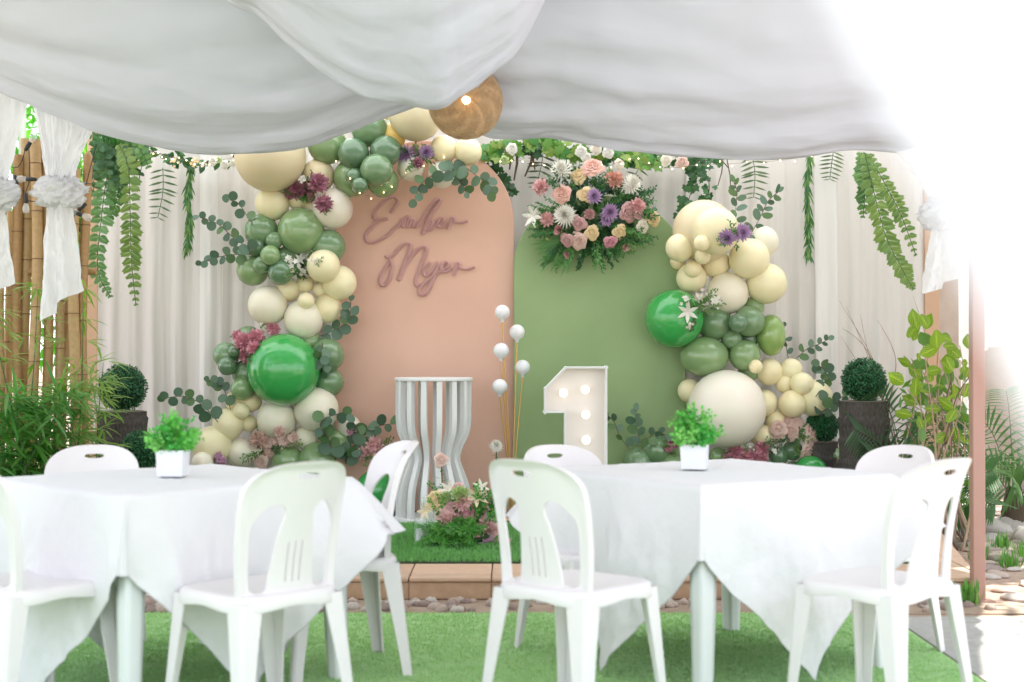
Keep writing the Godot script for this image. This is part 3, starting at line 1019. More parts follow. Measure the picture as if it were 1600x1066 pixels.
func build_garden() -> void:
	rng.seed = 91
	var dark := [Color(0.10, 0.22, 0.05), Color(0.14, 0.28, 0.07), Color(0.07, 0.17, 0.04)]
	var lite := [Color(0.20, 0.30, 0.06), Color(0.27, 0.36, 0.10), Color(0.15, 0.26, 0.06)]
	bamboo_plant("bushy dark green bamboo plant low at the foot of the fence", 10, 7.9, 0.95, 0.75, 11, 0.19, dark)
	bamboo_plant("airy yellow green bamboo plant climbing in front of the fence", 60, 8.2, 1.6, 0.75, 6, 0.15, lite)
	bamboo_plant("thin bamboo plant between the fence and the curtain post", 128, 8.25, 1.3, 0.35, 3, 0.14, lite)
	bamboo_plant("dense bamboo plant beyond the edge of view by the fence", -120, 8.0, 1.1, 0.7, 7, 0.2, dark)
	rng.seed = 92
	# sunlit variegated shrub beside the platform
	var base := spot(1470, 800, 8.7) * Vector3(1, 0, 1)
	var t := thing("variegated_shrub", "sunlit shrub with yellow green striped leaves on pale crooked stems", "shrub", base)
	var vl := mat("striped_leaf", Color.WHITE, 0.45, {"backlight_enabled": true, "backlight": Color(0.75, 0.9, 0.25)})
	var im := Image.create(64, 64, false, Image.FORMAT_RGB8)
	for a in 64:
		for b in 64:
			var s := sin((b + absf(a - 32.0) * 0.9) * 0.75)
			var mid := absf(a - 32.0) < 2.5
			im.set_pixel(a, b, (Color(0.74, 0.80, 0.30) if s > 0.1 or mid else Color(0.30, 0.50, 0.13)))
	vl.albedo_texture = ImageTexture.create_from_image(im)
	var dk := mat("shrub_leaf", lin(0.08, 0.17, 0.03), 0.45, {"backlight_enabled": true, "backlight": Color(0.4, 0.6, 0.12)})
	var lf := []
	for k in 3:
		var m := M.new()
		m.leaf(Vector3.ZERO, Vector3(0, 1, 0), Vector3(0, 0, 1), 1.0, 0.78 - 0.1 * k, 0.12 + 0.1 * k, 5)
		lf.append(m.mesh())
	for q in [[1440, 520], [1425, 560], [1480, 560], [1455, 600], [1490, 620], [1420, 610], [1510, 590], [1440, 650], [1470, 520], [1500, 540]]:
		var tip := spot(q[0], q[1], rnd(8.5, 8.9)) - base
		var line := spline([Vector3(rnd(-0.08, 0.08), 0, rnd(-0.08, 0.08)), Vector3(tip.x * 0.3 + rnd(-0.08, 0.08), tip.y * 0.45, tip.z * 0.3), Vector3(tip.x * 0.75 + rnd(-0.05, 0.05), tip.y * 0.8, tip.z), tip], 6)
		var sm := M.new()
		sm.tube(line, [0.011, 0.01, 0.01, 0.009, 0.009, 0.008, 0.007, 0.006, 0.006, 0.005, 0.004, 0.003], 6)
		obj("stem", sm, textured("pale_bark", lin(0.34, 0.24, 0.15), lin(0.5, 0.38, 0.26), 0.05, 6.0), t)
	for q in [[1432, 515, 17], [1418, 527, 15], [1438, 553, 17], [1462, 545, 15], [1470, 568, 17], [1448, 512, 13], [1412, 600, 14], [1428, 620, 15], [1440, 590, 14], [1455, 620, 15], [1475, 600, 13], [1490, 640, 15], [1500, 560, 15], [1512, 590, 13], [1480, 660, 14], [1445, 660, 13], [1425, 650, 12], [1505, 620, 13], [1462, 690, 14], [1495, 690, 14], [1440, 690, 12], [1520, 660, 12], [1470, 640, 12], [1515, 545, 12], [1488, 580, 12]]:
		var p := spot(q[0], q[1], rnd(8.45, 8.9)) - base
		var s: float = q[2] * 2.0 / FOCAL * 8.7
		var o := obj("leaf", lf[rng.randi() % 3], vl if rng.randf() < 0.8 else dk, t)
		at_pose(o, p, Basis(Vector3.BACK, rnd(-1.4, 1.4)) * Basis(Vector3.RIGHT, rnd(-0.7, 0.4)) * Basis(Vector3.UP, rnd(-0.5, 0.5)) * Basis.from_scale(Vector3.ONE * s))
	for k in 46:
		var q := Vector2(rnd(1410, 1525), rnd(510, 700))
		var p := spot(q.x, q.y, rnd(8.5, 9.0)) - base
		var o := obj("leaf", lf[rng.randi() % 3], vl if rng.randf() < 0.65 else dk, t)
		at_pose(o, p, Basis(Vector3.BACK, rnd(-1.6, 1.6)) * Basis(Vector3.RIGHT, rnd(-0.9, 0.5)) * Basis(Vector3.UP, rnd(-0.7, 0.7)) * Basis.from_scale(Vector3.ONE * rnd(0.06, 0.11)))
	for k in 14:
		var a := Vector3(rnd(-0.25, 0.25), 0, rnd(-0.15, 0.15))
		var e := spot(rnd(1415, 1525), rnd(560, 680), rnd(8.6, 9.0)) - base
		var sm := M.new()
		sm.tube(spline([a, a.lerp(e, 0.4) + Vector3(rnd(-0.12, 0.12), 0, 0), a.lerp(e, 0.75) + Vector3(rnd(-0.1, 0.1), rnd(-0.05, 0.1), 0), e], 5), [0.010, 0.009, 0.008, 0.007, 0.006, 0.005, 0.004], 6)
		obj("stem", sm, mats["pale_bark"] if k % 2 else mats["stem_brown"], t)
	for g in 3:
		var m := M.new()
		for k in 110:
			var q := spot(rnd(1405, 1520), rnd(600, 800), rnd(8.75, 9.1)) - base
			m.leaf(q, rdir(), Vector3(rnd(-1, 1), 0.5, 1), rnd(0.05, 0.1), rnd(0.02, 0.035), 0.2, 2)
		obj("foliage", m, dk, t)
	# dry twigs leaning on the curtain
	var tw := thing("dry_branch", "bare dry branch with thin twigs leaning against the curtain", "branch", spot(1420, 812, 9.2))
	var dry := mat("dry_twig", lin(0.33, 0.25, 0.19), 0.8)
	for q in [[1420, 812, 1380, 600, 1312, 470], [1395, 640, 1360, 560, 1345, 492], [1400, 700, 1370, 590, 1322, 478], [1380, 600, 1350, 540, 1316, 512], [1410, 690, 1450, 560, 1427, 462], [1408, 650, 1370, 610, 1314, 525], [1390, 630, 1400, 560, 1372, 500]]:
		var m := M.new()
		m.tube(spline([spot(q[0], q[1], 9.2) - tw.position, spot(q[2], q[3], 9.35) - tw.position, spot(q[4], q[5], 9.6) - tw.position], 6), [0.006, 0.006, 0.005, 0.005, 0.004, 0.004, 0.003, 0.003, 0.002, 0.002, 0.002, 0.001], 5)
		obj("twig", m, dry, tw)
	palm("dark palm with narrow fronds beside the grey stump pedestal", spot(1425, 800, 9.1) * Vector3(1, 0, 1), [Vector3(-0.22, 0.95, 0), Vector3(-0.38, 0.72, 0.1), Vector3(-0.3, 0.55, 0.2), Vector3(0.1, 0.9, 0.1), Vector3(-0.1, 0.7, 0.3), Vector3(0.3, 0.7, 0.1)], [Color(0.035, 0.07, 0.03), Color(0.05, 0.10, 0.04)])
	palm("bushy palm with drooping fronds standing beyond the brown steel post", spot(1585, 770, 9.6) * Vector3(1, 0, 1), [Vector3(-0.3, 0.8, 0.1), Vector3(0.3, 0.85, 0.1), Vector3(-0.05, 0.95, 0), Vector3(0.5, 0.5, 0.2), Vector3(-0.35, 0.45, 0.25), Vector3(0.1, 0.6, 0.4), Vector3(0.45, 0.75, -0.2), Vector3(-0.15, 0.4, 0.4), Vector3(0.3, 0.3, 0.4)], [Color(0.07, 0.14, 0.04), Color(0.11, 0.2, 0.06)])
	palm("low spreading palm in the shade behind the chair near the platform end", spot(1475, 770, 9.3) * Vector3(1, 0, 1), [Vector3(-0.3, 0.42, 0.2), Vector3(0.25, 0.45, 0.2), Vector3(0.0, 0.5, 0.25), Vector3(-0.15, 0.25, 0.4), Vector3(0.2, 0.25, 0.4)], [Color(0.05, 0.11, 0.035), Color(0.07, 0.15, 0.05)])
	# tufts of grass and a weed among the stones
	var gl := leaf_mats("tuft", [Color(0.16, 0.30, 0.07), Color(0.10, 0.22, 0.05)], 0.6)
	for q in [[1565, 812, 8.6, "tallest grass tuft growing among the stones below the palm"], [1530, 836, 8.2, "small grass tuft at the foot of the brown steel post"], [1578, 848, 7.9, "grass tuft on the bare stony ground near the paving"], [1510, 930, 6.75, "young weed sprouting at the corner of the tiled platform"], [1600, 826, 8.3, "grass tuft at the edge of view on the stony ground"]]:
		var p := spot(q[0], q[1], q[2]) * Vector3(1, 0, 1)
		var tf := thing("grass_tuft", q[3], "grass tuft", p, "grass tufts among the stones")
		for g in 2:
			var m := M.new()
			for k in 34:
				var a := rnd(0, TAU)
				m.leaf(Vector3(cos(a), 0, sin(a)) * rnd(0.0, 0.06), Vector3(cos(a) * rnd(0.2, 0.9), 1, sin(a) * rnd(0.2, 0.9)).normalized(), Vector3(cos(a), -0.4, sin(a)), rnd(0.05, 0.13), 0.009 if q[2] > 7 else 0.018, 0.35, 3)
			obj("foliage", m, gl[g], tf)
	# pale garden wall and trees beyond
	var wl := thing("garden_wall", "pale rendered garden wall in full sun beyond the palms", "wall", Vector3(5.2, 0, -12.6))
	var wm := M.new()
	wm.box(Vector3(0, 1.3, 0), Vector3(4.2, 2.6, 0.15), Basis(), 0.01)
	obj("wall", wm, textured("render", lin(0.40, 0.31, 0.27), lin(0.48, 0.385, 0.34), 0.02, 0.8, 0.9, 0.1), wl)
	var cp := M.new()
	cp.box(Vector3(0, 2.63, 0), Vector3(4.3, 0.06, 0.24), Basis(), 0.01)
	obj("coping", cp, mats["white_paint"], wl)
	var green := [Color(0.10, 0.20, 0.035), Color(0.15, 0.26, 0.05), Color(0.07, 0.15, 0.03)]
	tree("bright leafy tree close behind the bamboo fence", Vector3(-3.6, 0, -11.9), 3.6, 1.5, green, 301)
	tree("leafy tree beyond the bamboo fence and further along it", Vector3(-5.6, 0, -11.0), 4.2, 1.7, green, 302)
	tree("tall tree far behind the middle of the curtain backdrop", Vector3(0.5, 0, -16.5), 5.5, 2.2, green, 303)
	tree("leafy tree rising behind the pale garden wall", Vector3(4.6, 0, -14.5), 5.0, 2.0, green, 304)
	tree("spreading tree beside the open stony yard", Vector3(5.4, 0, -10.7), 6.0, 1.9, green, 305)
	tree("broad tree shading the stony yard beside the brown steel post", Vector3(5.9, 0, -9.0), 5.6, 2.0, green, 307)
	tree("second low bushy tree at the far end of the stony yard", Vector3(6.4, 0, -11.2), 3.2, 1.6, green, 308)
	tree("low tree between the fence and the curtain backdrop", Vector3(-2.95, 0, -12.6), 2.6, 1.2, green, 306)
	rng.seed = 400

var placed := []

func build_balloons() -> void:
	var bodies := []
	for k in 3:
		var m := M.new()
		var prof := []
		for s in 19:
			var e := PI * s / 18.0 * 0.955 + PI * 0.045
			var stretch := 1.0 + 0.10 * k * maxf(cos(e), 0.0)
			prof.append(Vector2(sin(e), -cos(e) * stretch))
		prof.push_front(Vector2(0.035, -1.06 - 0.1 * k))
		prof.push_front(Vector2(0.06, -1.12 - 0.1 * k))
		prof.push_front(Vector2(0.0, -1.11 - 0.1 * k))
		m.lathe(prof, 34)
		bodies.append(m.mesh())
	var look := {}
	for q in [["cream", 0.86, 0.785, 0.50], ["pale", 0.84, 0.79, 0.63], ["butter", 0.87, 0.77, 0.48], ["tan", 0.76, 0.65, 0.42], ["white", 0.85, 0.79, 0.67], ["gold", 0.82, 0.58, 0.16]]:
		look[q[0]] = mat("balloon_" + q[0], lin(q[1], q[2], q[3]), 0.42, {"subsurf_scatter_enabled": true, "subsurf_scatter_strength": 0.25, "clearcoat_enabled": true, "clearcoat": 0.25, "clearcoat_roughness": 0.25})
	for q in [["sage", 0.17, 0.285, 0.14], ["dark", 0.125, 0.225, 0.12], ["light", 0.23, 0.355, 0.155], ["mint", 0.25, 0.39, 0.18], ["emerald", 0.05, 0.38, 0.085], ["lime", 0.25, 0.39, 0.11]]:
		look[q[0]] = mat("balloon_" + q[0], lin(q[1], q[2], q[3]), 0.16, {"clearcoat_enabled": true, "clearcoat": 0.6, "clearcoat_roughness": 0.06})
	var p := "peach arch"
	var list := [
		# garland round the peach arch, from its crown downward
		[650, 178, 43, "tan", "big tan cream balloon at the arch crown, partly behind the woven lantern", 0.0],
		[612, 214, 22, "gold", "small golden balloon tucked behind greens under the tan crown balloon", 0.0],
		[577, 201, 29, "sage", "green balloon touching the ceiling drape, topmost of the crown greens", 0.0],
		[511, 226, 31, "light", "light green balloon emerging from under the drape, beside the biggest cream one", 0.0],
		[693, 233, 22, "butter", "yellow cream balloon under the woven lantern beside purple flowers", 0.0],
		[731, 237, 22, "cream", "pale yellow balloon at the end of the crown, above hanging eucalyptus", 0.0],
		[642, 262, 22, "white", "ivory balloon directly below the purple flowers at the crown", 0.0],
		[690, 273, 22, "white", "ivory balloon mostly hidden behind eucalyptus leaves at the crown", 0.0],
		[422, 244, 56, "tan", "biggest cream balloon, cut off above by the ceiling drape", 0.0],
		[497, 274, 26, "tan", "cream balloon squeezed between the biggest cream one and crown greens", 0.0],
		[550, 278, 30, "light", "translucent light green balloon, lowest back one of the crown greens", 0.0],
		[598, 284, 25, "light", "light green balloon with warm glints under the round crown green", 0.0],
		[552, 240, 25, "dark", "dark sage balloon at the upper centre of the crown greens", 0.0],
		[602, 236, 25, "dark", "dark sage balloon beside the purple flowers at the crown", 0.0],
		[588, 266, 26, "sage", "round sage balloon at the front of the crown greens", 0.0],
		[552, 276, 13, "dark", "tiny green balloon above its twin among the crown greens", 0.0],
		[562, 290, 13, "dark", "tiny green balloon, lower of two among the crown greens", 0.0],
		[519, 326, 32, "white", "ivory pink balloon against the peach panel beside mauve carnations", 0.0],
		[425, 318, 27, "cream", "cream balloon directly under the biggest cream balloon", 0.0],
		[466, 312, 17, "cream", "small cream balloon half hidden under the mauve carnations", 0.0],
		[488, 326, 14, "cream", "smallest cream balloon just below the mauve carnations", 0.0],
		[512, 386, 28, "sage", "green balloon behind the large light green one, on the peach panel", 0.0],
		[470, 361, 37, "light", "large light green balloon below the mauve carnations", 0.0],
		[408, 361, 27, "sage", "green balloon with eucalyptus at its outer side, above the small cluster", 0.0],
		[446, 410, 25, "sage", "dark green balloon behind the white blossom sprig", 0.0],
		[394, 422, 25, "light", "green balloon at the bottom of the upper sage cluster", 0.0],
		[438, 426, 20, "dark", "shaded green balloon wedged over the cream cluster", 0.0],
		[400, 387, 15, "dark", "small dark green balloon at the outer edge of the upper sage cluster", 0.0],
		[428, 376, 14, "sage", "small green balloon touching the large light green one", 0.0],
		[408, 414, 14, "sage", "small green balloon, lowest of the four little upper ones", 0.0],
		[422, 399, 16, "light", "small green balloon at the front centre of the upper sage cluster", 0.0],
		[505, 416, 26, "cream", "cream balloon behind the white blossom sprig beside peach panel", 0.0],
		[418, 477, 31, "pale", "pale cream balloon at the outer curtain side of the cream cluster", 0.0],
		[530, 442, 27, "cream", "cream balloon at the inner side of the cream cluster on peach", 0.0],
		[511, 482, 23, "cream", "cream balloon above the eucalyptus at the inner lower cream cluster", 0.0],
		[474, 499, 31, "pale", "big pale cream balloon resting on the emerald one", 0.0],
		[449, 453, 19, "cream", "cream balloon under the white blossom sprig, outer one of two", 0.0],
		[476, 444, 14, "cream", "small cream balloon directly below the white blossoms", 0.0],
		[494, 434, 9, "butter", "tiniest cream balloon at the top of the cream cluster", 0.0],
		[501, 454, 13, "cream", "small cream balloon at the centre of the cream cluster", 0.0],
		[478, 470, 13, "cream", "small cream balloon at the front lower middle of the cream cluster", 0.0],
		[388, 531, 22, "sage", "green balloon peeking out above the pink carnations", 0.0],
		[353, 555, 21, "sage", "green balloon, outermost over the curtain beside the pink carnations", 0.0],
		[483, 534, 19, "light", "light green balloon hidden behind the top of the emerald one", 0.0],
		[511, 555, 27, "sage", "green balloon behind eucalyptus at the inner side of the emerald one", 0.0],
		[514, 597, 23, "sage", "green balloon, lower one between the emerald balloon and peach panel", 0.0],
		[384, 584, 22, "sage", "green balloon under the pink carnations at the emerald one's side", 0.0],
		[378, 608, 18, "light", "green balloon just above the little yellow cluster", 0.0],
		[366, 549, 10, "dark", "tiny green balloon under the edge of the pink carnations", 0.0],
		[355, 572, 15, "dark", "small dark green balloon at the bottom of the outer greens", 0.0],
		[494, 640, 35, "pale", "large pale cream balloon under the emerald one on the peach side", 0.0],
		[432, 655, 31, "pale", "pale cream balloon directly under the emerald balloon", 0.0],
		[443, 578, 57, "emerald", "giant glossy emerald green balloon beside the peach panel", 0.0],
		[356, 663, 25, "cream", "yellow cream balloon at the outer lower cluster near eucalyptus", 0.0],
		[367, 627, 16, "butter", "small yellow balloon, outer one atop the lower cluster", 0.0],
		[391, 627, 17, "butter", "small yellow balloon touching the emerald balloon's underside", 0.0],
		[377, 642, 13, "cream", "small yellow balloon at the front of the lower cluster", 0.0],
		[389, 662, 13, "butter", "small round yellow balloon above the blush roses", 0.0],
		[331, 697, 31, "cream", "big cream balloon low behind the potted plant's table", 0.0],
		[317, 724, 18, "pale", "cream balloon lowest behind the tablecloth and potted plant", 0.0],
		[377, 708, 23, "pale", "ivory balloon behind the blush roses near the floor", 0.0],
		[477, 684, 19, "pale", "ivory balloon between blush roses and floor greens", 0.0],
		[545, 668, 19, "white", "pinkish balloon against the peach panel behind the low eucalyptus", 0.0],
		[525, 694, 23, "light", "light green balloon behind the low eucalyptus leaves", 0.0],
		[449, 720, 25, "light", "green floor balloon, outer one of two above the table edge", 0.0],
		[495, 720, 30, "light", "glossy green floor balloon, inner one of two above the table edge", 0.0],
		[588, 768, 34, "emerald", "bright green floor balloon seen through the chair back", 0.0],
		# garland round the green arch
		[1100, 361, 49, "tan", "big dull cream balloon at the top of the green arch garland", 0.0],
		[1192, 378, 25, "pale", "pale cream balloon behind eucalyptus on the curtain", 0.0],
		[1119, 361, 37, "cream", "cream balloon in front of the dull one, beside purple flowers", 0.0],
		[1059, 409, 12, "butter", "small cream balloon peeking out behind the inner top cluster", 0.0],
		[1171, 404, 32, "cream", "large cream balloon directly under the purple flowers", 0.0],
		[1198, 443, 32, "cream", "large cream balloon, outermost on the curtain above light greens", 0.0],
		[1137, 458, 33, "pale", "large pale balloon above the white lilies and sage greens", 0.0],
		[1062, 387, 22, "cream", "cream balloon at the inner edge over the green panel", 0.0],
		[1097, 380, 13, "butter", "small cream balloon highest of the little top ones", 0.0],
		[1119, 412, 23, "butter", "peachy cream balloon in the middle of the top cluster", 0.0],
		[1081, 435, 24, "cream", "cream balloon just above the emerald one by the green panel", 0.0],
		[1074, 395, 12, "butter", "small cream balloon at the inner side of the little top ones", 0.0],
		[1098, 400, 13, "cream", "small pale balloon at the front of the little top ones", 0.0],
		[1083, 420, 14, "butter", "small oval cream balloon lowest of the little top ones", 0.0],
		[1178, 480, 17, "light", "green balloon hidden between cream ones and sage cluster", 0.0],
		[1054, 498, 46, "emerald", "giant dark emerald balloon in front of the green panel", 0.0],
		[1205, 524, 24, "lime", "tall yellowish green balloon on the curtain side", 0.25],
		[1170, 580, 17, "light", "green balloon just above the giant ivory one", 0.0],
		[1101, 557, 36, "light", "wide light green balloon above the giant ivory one", 0.0],
		[1164, 555, 25, "light", "glossy green balloon under the little sage ones", 0.0],
		[1171, 502, 25, "sage", "sage balloon at the back of the green cluster under cream ones", 0.0],
		[1118, 505, 27, "sage", "sage balloon beside the white lilies", 0.0],
		[1138, 540, 14, "light", "small green balloon lowest of the little sage ones", 0.0],
		[1154, 505, 15, "dark", "small sage balloon, topmost of the little sage ones", 0.0],
		[1170, 530, 15, "dark", "small sage balloon at the curtain side of the little ones", 0.0],
		[1144, 530, 16, "sage", "small sage balloon at the front centre of the green cluster", 0.0],
		[1078, 611, 19, "cream", "cream balloon showing behind the giant ivory one at the panel", 0.0],
		[1181, 573, 11, "butter", "tiny cream balloon at the start of the lower cream cluster", 0.0],
		[1195, 630, 21, "cream", "cream balloon pressed against the giant ivory one", 0.0],
		[1272, 622, 29, "cream", "pale cream balloon, outermost of the low cluster by the stump", 0.0],
		[1202, 581, 21, "butter", "cream balloon at the top inner side of the low cluster", 0.0],
		[1236, 578, 18, "cream", "cream balloon at the top of the low cluster", 0.0],
		[1254, 600, 18, "cream", "cream balloon at the curtain side of the low cluster", 0.0],
		[1192, 682, 19, "cream", "shaded cream balloon under the giant ivory one", 0.0],
		[1214, 657, 18, "butter", "yellow balloon above the blush roses by the stump", 0.0],
		[1227, 600, 15, "butter", "small cream balloon in the middle of the low cluster", 0.0],
		[1239, 631, 22, "butter", "cream balloon at the front bottom of the low cluster", 0.0],
		[1136, 639, 61, "white", "giant ivory balloon behind the potted plant", 0.0],
		[1293, 712, 22, "mint", "pale green floor balloon beside the stump", 0.0],
		[1122, 713, 14, "light", "green floor balloon behind the potted plant under the ivory one", 0.0],
		[1117, 730, 12, "cream", "small cream floor balloon just showing over the table", 0.0],
		[1239, 704, 16, "dark", "dark green floor balloon under the blush roses", 0.0],
		[1217, 712, 16, "dark", "dark green floor balloon beside the pink carnations", 0.0],
		[1240, 734, 13, "sage", "small green floor balloon under the dark pair", 0.0],
		[1268, 738, 26, "emerald", "bright green floor balloon cut off by the table edge", 0.0],
		[1050, 727, 21, "light", "green floor balloon, closest to the potted plant on its panel side", 0.0],
		[1025, 704, 22, "sage", "green floor balloon, higher of the three before the green panel", 0.0],
		[997, 722, 23, "sage", "green floor balloon nearest the marquee number", 0.0],
	]
	for q in list:
		var d := 9.62
		var at := Vector3.ZERO
		var r := 0.0
		while d > 8.3:
			at = spot(q[0], q[1], d)
			r = q[2] / FOCAL * d
			var clear := at.z - r * 0.8 > -9.64
			if clear:
				for o in placed:
					var gap: float = 0.73 if minf(r, o[1]) > 0.06 else 0.80
					if at.distance_squared_to(o[0]) < pow((r + o[1]) * gap, 2):
						clear = false
						break
			if clear:
				break
			d -= 0.012
		placed.append([at, r])
		var o := obj("balloon", bodies[0 if q[2] > 40 else rng.randi() % 3], look[q[3]])
		var out := Vector3(rnd(-0.65, 0.65), rnd(-0.65, 0.65), 1).normalized()
		var b := facing(out, rnd(0, TAU))
		if q[5] > 0.0:
			b = Basis.from_scale(Vector3(0.95, 1.35, 1)) * b
		if q[2] == 36:
			b = Basis.from_scale(Vector3(1.06, 0.88, 1)) * b
		at_pose(o, at, b * Basis.from_scale(Vector3.ONE * r))
		tag(o, q[4], "balloon", "balloons of the garland round the " + ("peach arch" if q[0] < 800 else "green arch"))

func front_of(px: float, py: float, base := 9.55) -> float:     # how far away the front of the garland is there
	var best := base
	for o in placed:
		var d: float = -o[0].z
		var p := spot(px, py, d)
		var dd := Vector2(p.x - o[0].x, p.y - o[0].y).length_squared()
		if dd < o[1] * o[1]:
			best = minf(best, d - sqrt(o[1] * o[1] - dd))
	return best

func petal(m: M, ang: float, span: float, r0: float, r1: float, y0: float, y1: float, curl: float, ruffle: float, sd: float, nu := 4, nv := 3) -> void:
	m.grid(nu, nv, func(u: float, w: float) -> Vector3:
		var e := (u - 0.5) * 2.0
		var wide := span * (0.35 + 0.75 * sin(w * 1.9)) * (1.0 - 0.12 * w)
		var a := ang + e * wide * 0.5
		var tipdrop := 1.0 - 0.22 * e * e * w
		var rad := lerpf(r0, r1, pow(w, 0.75)) * tipdrop + ruffle * sin(e * 7.0 + sd) * w * w
		var y := lerpf(y0, y1, sin(w * PI * 0.5)) * tipdrop - curl * w * w * w + ruffle * cos(e * 6.0 + sd * 2.0) * w
		return Vector3(cos(a) * rad, y, sin(a) * rad))

func flower_mesh(kind: String, variant: int) -> ArrayMesh:
	var key := kind + str(variant)
	if shapes.has(key):
		return shapes[key]
	var m := M.new()
	var g := 2.39996
	match kind:
		"rose":
			m.ball(Vector3(0, -0.05, 0), 0.3, 10, 7)
			for k in 19:
				var f := k / 18.0
				petal(m, k * g + variant, 2.4 - 0.9 * f, 0.05 + 0.22 * f, 0.10 + 0.88 * pow(f, 1.1), -0.25 - 0.1 * f, 0.42 - 0.42 * f * f, 0.10 + 0.28 * f, 0.0, k)
		"peony":
			m.ball(Vector3(0, -0.02, 0), 0.36, 10, 7)
			for k in 32:
				var f := k / 31.0
				petal(m, k * g + variant, 1.9 - 0.6 * f, 0.04 + 0.18 * f, 0.12 + 0.86 * pow(f, 0.9), -0.3, 0.55 - 0.5 * f * f, 0.12 + 0.2 * f, 0.045, k * 1.7)
		"carnation":
			m.ball(Vector3.ZERO, 0.55, 10, 7, Vector3(1, 0.8, 1))
			for k in 84:
				var f := k / 83.0
				var a := k * g + variant
				var e := lerpf(1.5, -0.3, pow(f, 0.8))
				var d := Vector3(cos(a) * cos(e), sin(e) * 0.85, sin(a) * cos(e))
				var tw := Vector3(sin(k * 5.1), cos(k * 3.7), sin(k * 2.3 + 1.0))
				m.leaf(d * 0.3, (d + tw * 0.3).normalized(), tw + d * 0.5, 0.62 + 0.14 * sin(k * 1.7), 0.36, 0.25 * sin(k * 2.7), 3)
		"mum":
			m.ball(Vector3.ZERO, 0.42, 10, 7)
			for k in 110:
				var f := k / 109.0
				var a := k * g
				var e := lerpf(1.45, -0.35, f)
				var d := Vector3(cos(a) * cos(e), sin(e), sin(a) * cos(e))
				m.leaf(d * 0.15, d, Vector3(0, 1, 0) if e < 1.2 else Vector3(1, 0, 0), 0.80 + 0.12 * sin(k * 3.1), 0.15, -0.18, 3)
		"dahlia":
			m.ball(Vector3.ZERO, 0.35, 10, 7)
			for k in 64:
				var f := k / 63.0
				var a := k * g
				var e := lerpf(1.35, 0.02, f)
				var d := Vector3(cos(a) * cos(e), sin(e), sin(a) * cos(e))
				m.leaf(d * 0.1, d, Vector3(0, 1, 0) if e < 1.2 else Vector3(1, 0, 0), 0.62 + 0.34 * f, 0.26, -0.12, 3)
		"lily":
			for k in 6:
				var a := TAU * k / 6.0 + variant
				m.leaf(Vector3(0, -0.2, 0), Vector3(cos(a), 0.55, sin(a)).normalized(), Vector3(-cos(a) * 0.5, 1, -sin(a) * 0.5), 1.15, 0.42, 0.28, 5)
		"blossom":
			for q in 9:
				var c := Vector3(rnd(-0.75, 0.75), rnd(-0.15, 0.3), rnd(-0.75, 0.75))
				var ud := (Vector3(c.x * 0.6, 1, c.z * 0.6)).normalized()
				var b := facing(ud, rnd(0, 6))
				for k in 5:
					var a := TAU * k / 5.0
					m.leaf(c, b * Vector3(cos(a), 0.35, sin(a)).normalized(), ud, 0.38, 0.25, 0.15, 3)
		"bud":
			for k in 8:
				var f := k / 7.0
				petal(m, k * g, 2.2, 0.04 + 0.3 * f, 0.2 + 0.5 * f, -0.7, 0.75 - 0.25 * f, 0.0, 0.0, k)
	shapes[key] = m.mesh()
	return shapes[key]

func petals(c: String) -> StandardMaterial3D:
	var table := {"white": [0.80, 0.78, 0.70], "cream": [0.80, 0.66, 0.44], "yellow": [0.82, 0.64, 0.36], "pink": [0.76, 0.46, 0.45], "salmon": [0.78, 0.46, 0.37], "rose": [0.66, 0.30, 0.36], "dusty": [0.58, 0.34, 0.33], "mauve": [0.42, 0.18, 0.24],
		"purple": [0.42, 0.27, 0.46], "blush": [0.76, 0.54, 0.46], "lilac": [0.62, 0.36, 0.50], "green": [0.45, 0.58, 0.24], "ivory": [0.80, 0.74, 0.62]}
	var q: Array = table[c]
	return mat("petal_" + c, lin(q[0], q[1], q[2]), 0.65, {"backlight_enabled": true, "backlight": Color(q[0] * 0.45, q[1] * 0.45, q[2] * 0.45)})

func bloom(kind: String, c: String, p: Vector3, r: float, out: Vector3, parent: Node3D, called := "") -> MeshInstance3D:
	var names := {"rose": "rose", "peony": "peony", "carnation": "carnation", "mum": "chrysanthemum", "dahlia": "dahlia", "lily": "lily", "blossom": "blossom", "bud": "rosebud"}
	var o := obj(called if called else names[kind], flower_mesh(kind, rng.randi() % 3), petals(c), parent)
	at_pose(o, p - parent.position, facing(out, rnd(0, TAU)) * Basis.from_scale(Vector3(r, r * rnd(0.85, 1.05), r)))
	return o

# a spray of small leaves along a stem, as foliage
func spray(m: M, a: Vector3, b: Vector3, n: int, length: float, width: float, flare := 0.9) -> void:
	var d := (b - a).normalized()
	for k in n:
		var f := (k + 0.5) / n
		var p := a.lerp(b, f) + Vector3(0, -0.02 * sin(f * PI), 0.01 * sin(f * PI))
		var s := rdir()
		s = (s - d * s.dot(d)).normalized()
		m.leaf(p, (d * 0.75 + s * flare).normalized(), Vector3(s.y, 0.5, 1), length * (1.1 - 0.5 * f) * rnd(0.8, 1.2), width, 0.2, 2)
	m.tube([a, a.lerp(b, 0.5) + Vector3(0, -0.02, 0.01), b], [0.0025, 0.002, 0.001], 4, 1.0, false)

